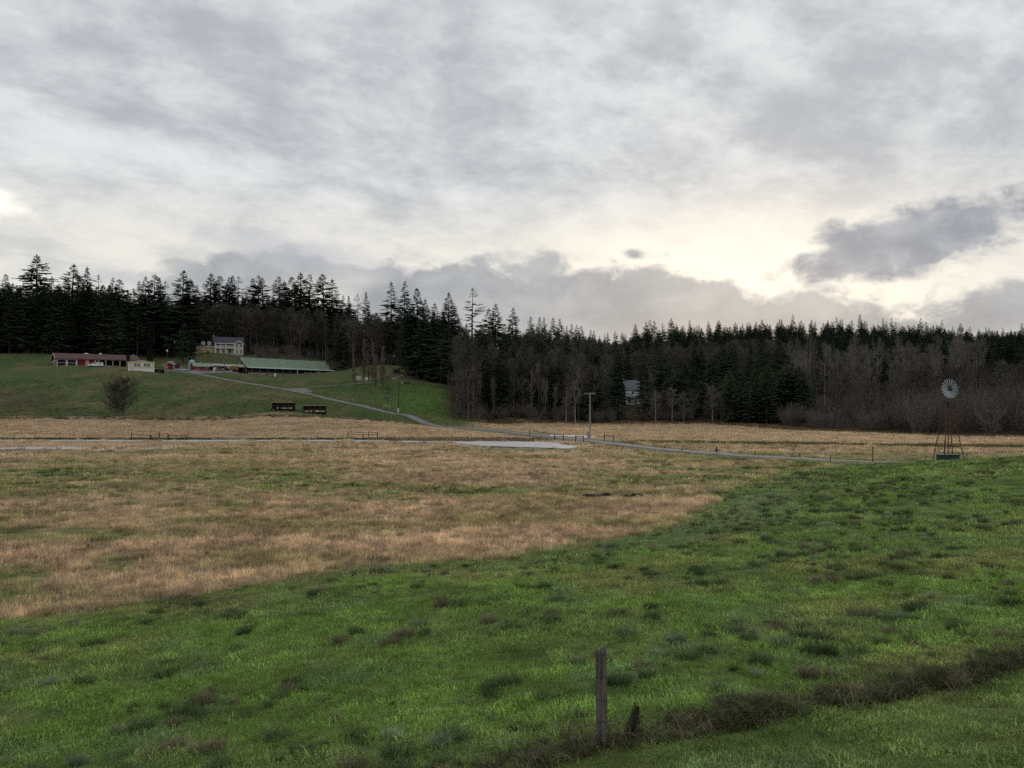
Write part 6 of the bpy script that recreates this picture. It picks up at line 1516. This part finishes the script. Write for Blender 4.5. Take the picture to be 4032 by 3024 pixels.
# singled-out trees
add_tree('FIR', 4, 590, 418, top=1268, wf=1.05, label='dark fir standing left of the orange shed', fixed=True)
add_tree('FIR', 7, 722, 386, top=1262, wf=1.05, label='dark fir in front of the farmhouse wing, left stem', fixed=True)
add_tree('FIR', 0, 748, 392, top=1285, wf=.9, label='dark fir in front of the farmhouse wing, right stem', fixed=True)
add_tree('FIR', 4, 1348, 386, top=1284, wf=1.5, label='large dark fir at the far end of the cattle barn', fixed=True)
add_tree('FIR', 4, 2434, 275, top=1372, wf=1.0, label='broad dark conifer left of the white house', fixed=True)
add_tree('FIR', 4, 2537, 270, top=1395, wf=1.05, label='dark conifer right of the white house', fixed=True)
add_tree('TWIN', 0, 478, 219, top=1447, wf=1.3, label='bare bushy twin-trunked tree standing alone on the pasture', fixed=True)
for i, (p, d, t, wf) in enumerate(((1392, 330, 1352, .6), (1432, 318, 1326, .95), (1452, 313, 1372, .7), (1467, 308, 1338, .85), (1478, 303, 1392, .75), (1507, 296, 1356, 1.0))): add_tree('POPL', i % 2, p, d, top=t, wf=wf, label='bare columnar poplar, %s of the row below the dirt slope' % O[i], group='bare poplars', fixed=True)
add_tree('ALDER', 2, 1398, 308, top=1462, wf=1.6, label='small round dark bare tree left of the poplars', fixed=True)
add_tree('ALDER', 0, 1525, 261, top=1520, wf=1.8, label='small bare forked tree behind the pale pipe gate', fixed=True)
add_tree('ALDER', 2, 1842, 256, top=1430, wf=1.5, label='large brown bushy bare tree at the edge of the green knoll', fixed=True)
add_tree('ALDER', 4, 1795, 262, top=1455, wf=1.5, label='rounded brown bare tree leaning over the knoll', fixed=True)
add_tree('SHRUB', 0, 962, 433, H=3.6, wf=.7, label='olive garden bush beside the right farmhouse wall', fixed=True)
for i, (p, t, v) in enumerate(((2582, 1530, 0), (2645, 1520, 1), (2690, 1535, 3), (2805, 1500, 2), (2866, 1525, 0), (2265, 1490, 1), (2230, 1520, 3))): add_tree('COTT', v % 3, p, 258 if p < 2700 else 250, top=t, wf=1.35, label='pale-stemmed bare tree, %s along the wood edge' % O[i], group='pale stems at the wood edge', fixed=True)
ARB = leaf_material('arborvitae_leaf', (0.022, 0.030, 0.020), 0.1)
def arborvitae(px, D, pyb, h, w, label):
    rng = random.Random(px); cr = MB()
    for i in range(900):
        t = rng.random(); a = rng.uniform(0, 6.28); rad = w * (math.sin(math.pi * min(1, .12 + t * .86)) ** .6) * rng.uniform(.75, 1.05)
        p = Vector((rad * math.cos(a), rad * math.sin(a), .1 + t * h * .97)); k = len(cr.v); s_ = Vector((-math.sin(a), math.cos(a), 0)) * .12
        cr.v.extend([tuple(p - s_), tuple(p + s_), tuple(p + Vector((math.cos(a) * .08, math.sin(a) * .08, .45)))]); cr.f.append((k, k + 1, k + 2)); cr.mi.append(0)
    r = thing('columnar_cypress', label, 'tree', at(px, D, pyb)); cr.build('crown', ARB, r); MB().tube((0, 0, -.3), (0, 0, h * .8), .12, .05).build('trunk', BARK, r)
arborvitae(503, 338, 1425, 3.9, .72, 'narrow clipped cypress before the red barn roof')
arborvitae(584, 330, 1431, 5.0, .75, 'left cypress of the pair behind the mobile home'); arborvitae(594, 331, 1431, 4.6, .7, 'right cypress of the pair behind the mobile home')

def fill(kind, vars_, n, p0, p1, d0, d1, h0, h1, wf=(1.1, 1.5), label=None, group=None, avoid=None):
    global kind_
    kind_ = kind
    for _ in range(n):
        px = RT.uniform(p0, p1); D = math.sqrt(RT.uniform(d0 * d0, d1 * d1))
        if avoid and avoid(px, D): continue
        add_tree(kind, RT.choice(vars_), px, D, H=RT.uniform(h0, h1), wf=RT.uniform(*wf), label=label, group=group)
kind_ = ''
def av(px, D):       # keep the open ground open
    if D < 372 + (12 if px > 250 else 0) and px < 480: return True
    if D < 408 and 470 <= px < 560: return True
    if D < 447 and 540 <= px < 1130: return True
    if kind_ == 'FIR' and D < 462 and 540 <= px < 1340: return True
    if D < 430 and 1100 <= px < 1340: return True
    if D < 392 and 1300 <= px < 1580: return True
    if D < 345 and 1560 <= px < 1650: return True
    if D < 322 and 1640 <= px < 1720: return True
    if D < 300 and 1700 <= px < 1760: return True
    if D < 262 and px < 2700 and px >= 1750: return True
    if 2425 < px < 2545 and D < 335: return True
    return False
F_L = ('dark conifer in the black forest behind the red barn', 'conifers behind the red barn'); F_C = ('dark conifer in the central clump beside the knoll', 'conifers of the central clump')
F_R = ('dark green conifer in the wood behind the far flats', 'conifers behind the flats'); F_H = ('green conifer on the far hillside at the right', 'conifers on the far hillside')
fill('FIR', [0, 1, 3, 4, 7], 80, -250, 500, 374, 396, 24, 33, label=F_L[0], group=F_L[1], avoid=av)
fill('FIR', [0, 1, 2, 3, 4, 6, 7], 260, -250, 800, 390, 470, 26, 38, label=F_L[0], group=F_L[1], avoid=av)
fill('FIR', [0, 1, 3, 7], 150, 560, 1400, 460, 505, 22, 32, label='conifer in the dark band above the farmhouse', group='conifers above the farmhouse', avoid=av)
fill('ALDER', [0, 1, 2, 3, 4], 230, 480, 1100, 446, 462, 16, 27, label='bare brown tree in the wood behind the farmhouse', group='bare trees behind the farmhouse', avoid=av)
fill('ALDER', [0, 1, 2, 3, 4], 60, 100, 600, 376, 430, 14, 22, label='bare brown tree among the firs behind the red barn', group='bare trees behind the red barn', avoid=av)
fill('ALDER', [0, 1, 2, 3, 4], 240, 1000, 1660, 395, 460, 17, 29, wf=(1.0, 1.4), label='bare brown tree in the wood above the cattle barn', group='bare trees above the cattle barn', avoid=av)
fill('FIR', [0, 1, 3, 4, 7], 34, 1590, 1800, 325, 380, 22, 34, label=F_C[0], group=F_C[1], avoid=av)
fill('FIR', [0, 4, 7, 3], 34, 1900, 2440, 266, 290, 13, 21, label='dark conifer in the wood left of the white house', group='conifers left of the white house', avoid=av)
fill('FIR', [0, 4, 7, 6], 56, 1720, 2440, 285, 370, 16, 28, label='dark conifer in the wood left of the white house', group='conifers left of the white house', avoid=av)
fill('ALDER', [0, 1, 2, 3, 4], 110, 1780, 2420, 266, 340, 14, 24, wf=(.8, 1.2), label='bare tree in the wood left of the white house', group='bare trees left of the white house', avoid=av)
fill('COTT', [0, 1, 2], 14, 1880, 2330, 264, 285, 13, 20, wf=(.5, .7), label='thin pale bare stem in the wood left of the white house', group='pale stems left of the white house', avoid=av)
fill('ALDER', [0, 1, 2, 3, 4], 60, 1800, 2450, 340, 430, 18, 26, label='bare brown tree on the slope behind the central wood', group='bare trees on the central slope', avoid=av)
fill('PINE', [0, 1, 2], 46, 2520, 3120, 268, 320, 13, 21, label=F_R[0], group=F_R[1], avoid=av)
fill('FIR', [0, 4, 7], 26, 2380, 2900, 290, 360, 16, 24, label=F_R[0], group=F_R[1], avoid=av)
fill('PINE', [0, 1, 2], 34, 2850, 3170, 236, 262, 11, 18, label='bushy dark pine at the edge of the flats', group='pines at the edge of the flats', avoid=av)
fill('ALDER', [0, 1, 2, 3], 26, 2560, 3000, 250, 275, 8, 13, wf=(1, 1.4), label='low bare tree right of the white house', group='bare trees right of the white house', avoid=av)
fill('COTT', [0, 1, 2], 52, 3100, 3900, 260, 350, 18, 27, wf=(.7, 1.0), label='tall pale bare cottonwood in the wet wood', group='pale cottonwoods', avoid=av)
fill('ALDER', [0, 1, 2, 3, 4], 115, 3080, 4300, 215, 300, 11, 18, wf=(1.0, 1.4), label='bare brown tree in the thicket beyond the wind pump', group='bare trees in the thicket', avoid=av)
fill('SHRUB', [0, 1, 2], 120, 3080, 3620, 196, 250, 4.5, 8, wf=(.9, 1.3), label='brown willow bush left of the wind pump at the field edge', group='willow bushes left of the wind pump', avoid=lambda p, D: D < np.interp(p, [2900, 3200, 3600, 4032, 4300], [240, 212, 181, 166, 163]) + 2)
fill('SHRUB', [0, 1, 2], 170, 3500, 4300, 168, 235, 6, 12.5, wf=(.9, 1.3), label='brown willow bush right of the wind pump at the field edge', group='willow bushes right of the wind pump', avoid=lambda p, D: D < np.interp(p, [2900, 3200, 3600, 4032, 4300], [240, 212, 181, 166, 163]) + 2)
fill('SHRUB', [0, 1, 2], 190, 1790, 3000, 262, 282, 4.0, 7.0, wf=(1, 1.4), label=None, group='undergrowth', avoid=av)
fill('ALDER', [0, 1, 2, 3, 4], 80, 2500, 3060, 370, 420, 15, 21, wf=(1, 1.3), label='bare brown tree on the far hillside', group='bare trees on the far hillside')
fill('ALDER', [0, 1, 2, 3, 4], 130, 2500, 3150, 400, 560, 13, 18, wf=(1, 1.3), label='bare brown tree on the far hillside', group='bare trees on the far hillside')
fill('FIR', [0, 1, 3, 4, 7], 260, 2950, 4300, 330, 520, 15, 24, label=F_H[0], group=F_H[1])
fill('FIR', [0, 1, 3, 4, 7], 420, 2480, 4300, 500, 690, 16, 26, label=F_H[0], group=F_H[1])
fill('FIR', [0, 1, 3, 4, 7], 170, 1980, 2550, 400, 650, 16, 26, label='conifer on the low saddle in the middle of the skyline', group='conifers on the saddle')
fill('ALDER', [0, 1, 2, 3, 4], 60, 2050, 2500, 380, 500, 13, 19, label='bare tree on the low saddle', group='bare trees on the saddle')

fill('SHRUB', [0, 1, 2], 130, 1000, 1680, 398, 470, 5, 9, wf=(1, 1.4), label=None, group='undergrowth')
fill('SHRUB', [0, 1, 2], 60, 520, 1150, 452, 480, 4, 8, wf=(1, 1.4), label=None, group='undergrowth')
fill('FIR', [0, 1, 4, 7], 60, 1250, 1750, 455, 520, 14, 22, label=None, group='undergrowth')
# ------------------------------------------------------------------ which trees show: a rough depth buffer over photo columns
LIBS = dict(FIR=FIR, PINE=PINE, ALDER=ALDER, COTT=COTT, POPL=POPL, SHRUB=SHRUB, TWIN=TWIN)
HALF = dict(FIR=.18, PINE=.2, ALDER=.19, COTT=.18, POPL=.07, SHRUB=.5, TWIN=.35)
NAMES = dict(FIR='conifer_tree', PINE='pine_tree', ALDER='bare_tree', COTT='pale_bare_tree', POPL='poplar_tree', SHRUB='willow_bush', TWIN='bare_tree')
CATS = dict(FIR='tree', PINE='tree', ALDER='tree', COTT='tree', POPL='tree', SHRUB='bush', TWIN='tree')
buf = np.full(512, 1700.0); shown = {}
for i in sorted(range(len(TREES)), key=lambda i: TREES[i][3]):
    k, v, x, y, z, H, rz, wf, lab, grp, fx = TREES[i]
    px, pt = proj(np.array([x]), np.array([y]), np.array([z + H])); px, pt = float(px[0]), float(pt[0]); hw = F / y * H * HALF[k] * wf
    a, b_ = int((px - hw * .8) / 8), int((px + hw * .8) / 8) + 1
    a2, b2 = max(a, 0), min(b_, 512)
    if b2 <= a2: shown[i] = 0; continue
    seg = buf[a2:b2]; cols = np.arange(a2, b2) * 8 + 4
    tp = pt + (F / y * H) * np.abs(cols - px) / (hw + 1) * (.75 if k in ('FIR', 'PINE') else .3)
    vis = np.maximum(0, np.minimum(seg, F / y * H + pt) - tp).sum() * 8
    shown[i] = vis * (2.0 if fx else 1.0)
    if k in ('FIR', 'PINE'): buf[a2:b2] = np.minimum(seg, tp)
    else: buf[a2:b2] = np.where(tp < seg, seg * .75 + tp * .25, seg)
single = set()
for fam in (('FIR', 'PINE'), ('ALDER', 'COTT', 'POPL', 'TWIN'), ('SHRUB',)):
    ids = [i for i in range(len(TREES)) if TREES[i][0] in fam and TREES[i][8] and shown[i] > 60]
    ids.sort(key=lambda i: -shown[i]); single |= set(ids[:295])
def ordinal(n):
    ones = ['', 'first', 'second', 'third', 'fourth', 'fifth', 'sixth', 'seventh', 'eighth', 'ninth', 'tenth', 'eleventh', 'twelfth', 'thirteenth', 'fourteenth', 'fifteenth', 'sixteenth', 'seventeenth', 'eighteenth', 'nineteenth']
    tens = ['', '', 'twent', 'thirt', 'fort', 'fift', 'sixt', 'sevent', 'eight', 'ninet']
    if n >= 100: return ('hundredth' if n == 100 else 'hundred and ' + ordinal(n - 100)) if n < 200 else 'two hundred and ' + ordinal(n - 200)
    if n < 20: return ones[n]
    return tens[n // 10] + ('ieth' if n % 10 == 0 else 'y-' + ones[n % 10])
by = {}
for i in single: by.setdefault(TREES[i][8].split(', number')[0], []).append(i)
for lab, ids in by.items():
    if len(ids) < 2: continue
    ids.sort(key=lambda i: TREES[i][2] / TREES[i][3])
    for n_, i in enumerate(ids): TREES[i][8] = '%s, %s from the left' % (lab, ordinal(n_ + 1))
rest = {'c': [], 'b': []}
for i, (k, v, x, y, z, H, rz, wf, lab, grp, fx) in enumerate(TREES):
    tm_, cm_, jm_, zm = LIBS[k][v]; s = H / zm; sw = s * wf
    if i in single:
        r = thing(NAMES[k], lab, CATS[k], (x, y, z), rz, grp); r.scale = (sw, sw, s)
        link('trunk', tm_, r); link('crown', cm_, r)
    else: rest['c' if k in ('FIR', 'PINE') else 'b'].append((k, v, x, y, z, sw, s, rz))
def mass(name, items, kinds, label, cat):
    meshes = []; off = {}
    for k in kinds:
        off[k] = len(meshes); meshes += [e[2] for e in LIBS[k]]
    c = proto_collection(name + '_kinds', meshes)
    P_ = [(a[2], a[3], a[4]) for a in items]; S_ = [(a[5], a[5], a[6]) for a in items]; R_ = [(0, 0, a[7]) for a in items]; I_ = [off[a[0]] + a[1] for a in items]
    o = scatter(name, P_, R_, S_, I_, None, c); tag(o, label, cat, kind='stuff'); return o
mass('distant_conifer_wood', rest['c'], ('FIR', 'PINE'), 'mass of dark conifers filling the far hillsides', 'woodland')
mass('distant_bare_wood', rest['b'], ('ALDER', 'COTT', 'POPL', 'SHRUB', 'TWIN'), 'mass of bare brown trees and undergrowth in the woods', 'woodland')
print('TREES', len(TREES), 'single', len(single), 'rest', len(rest['c']), len(rest['b']))
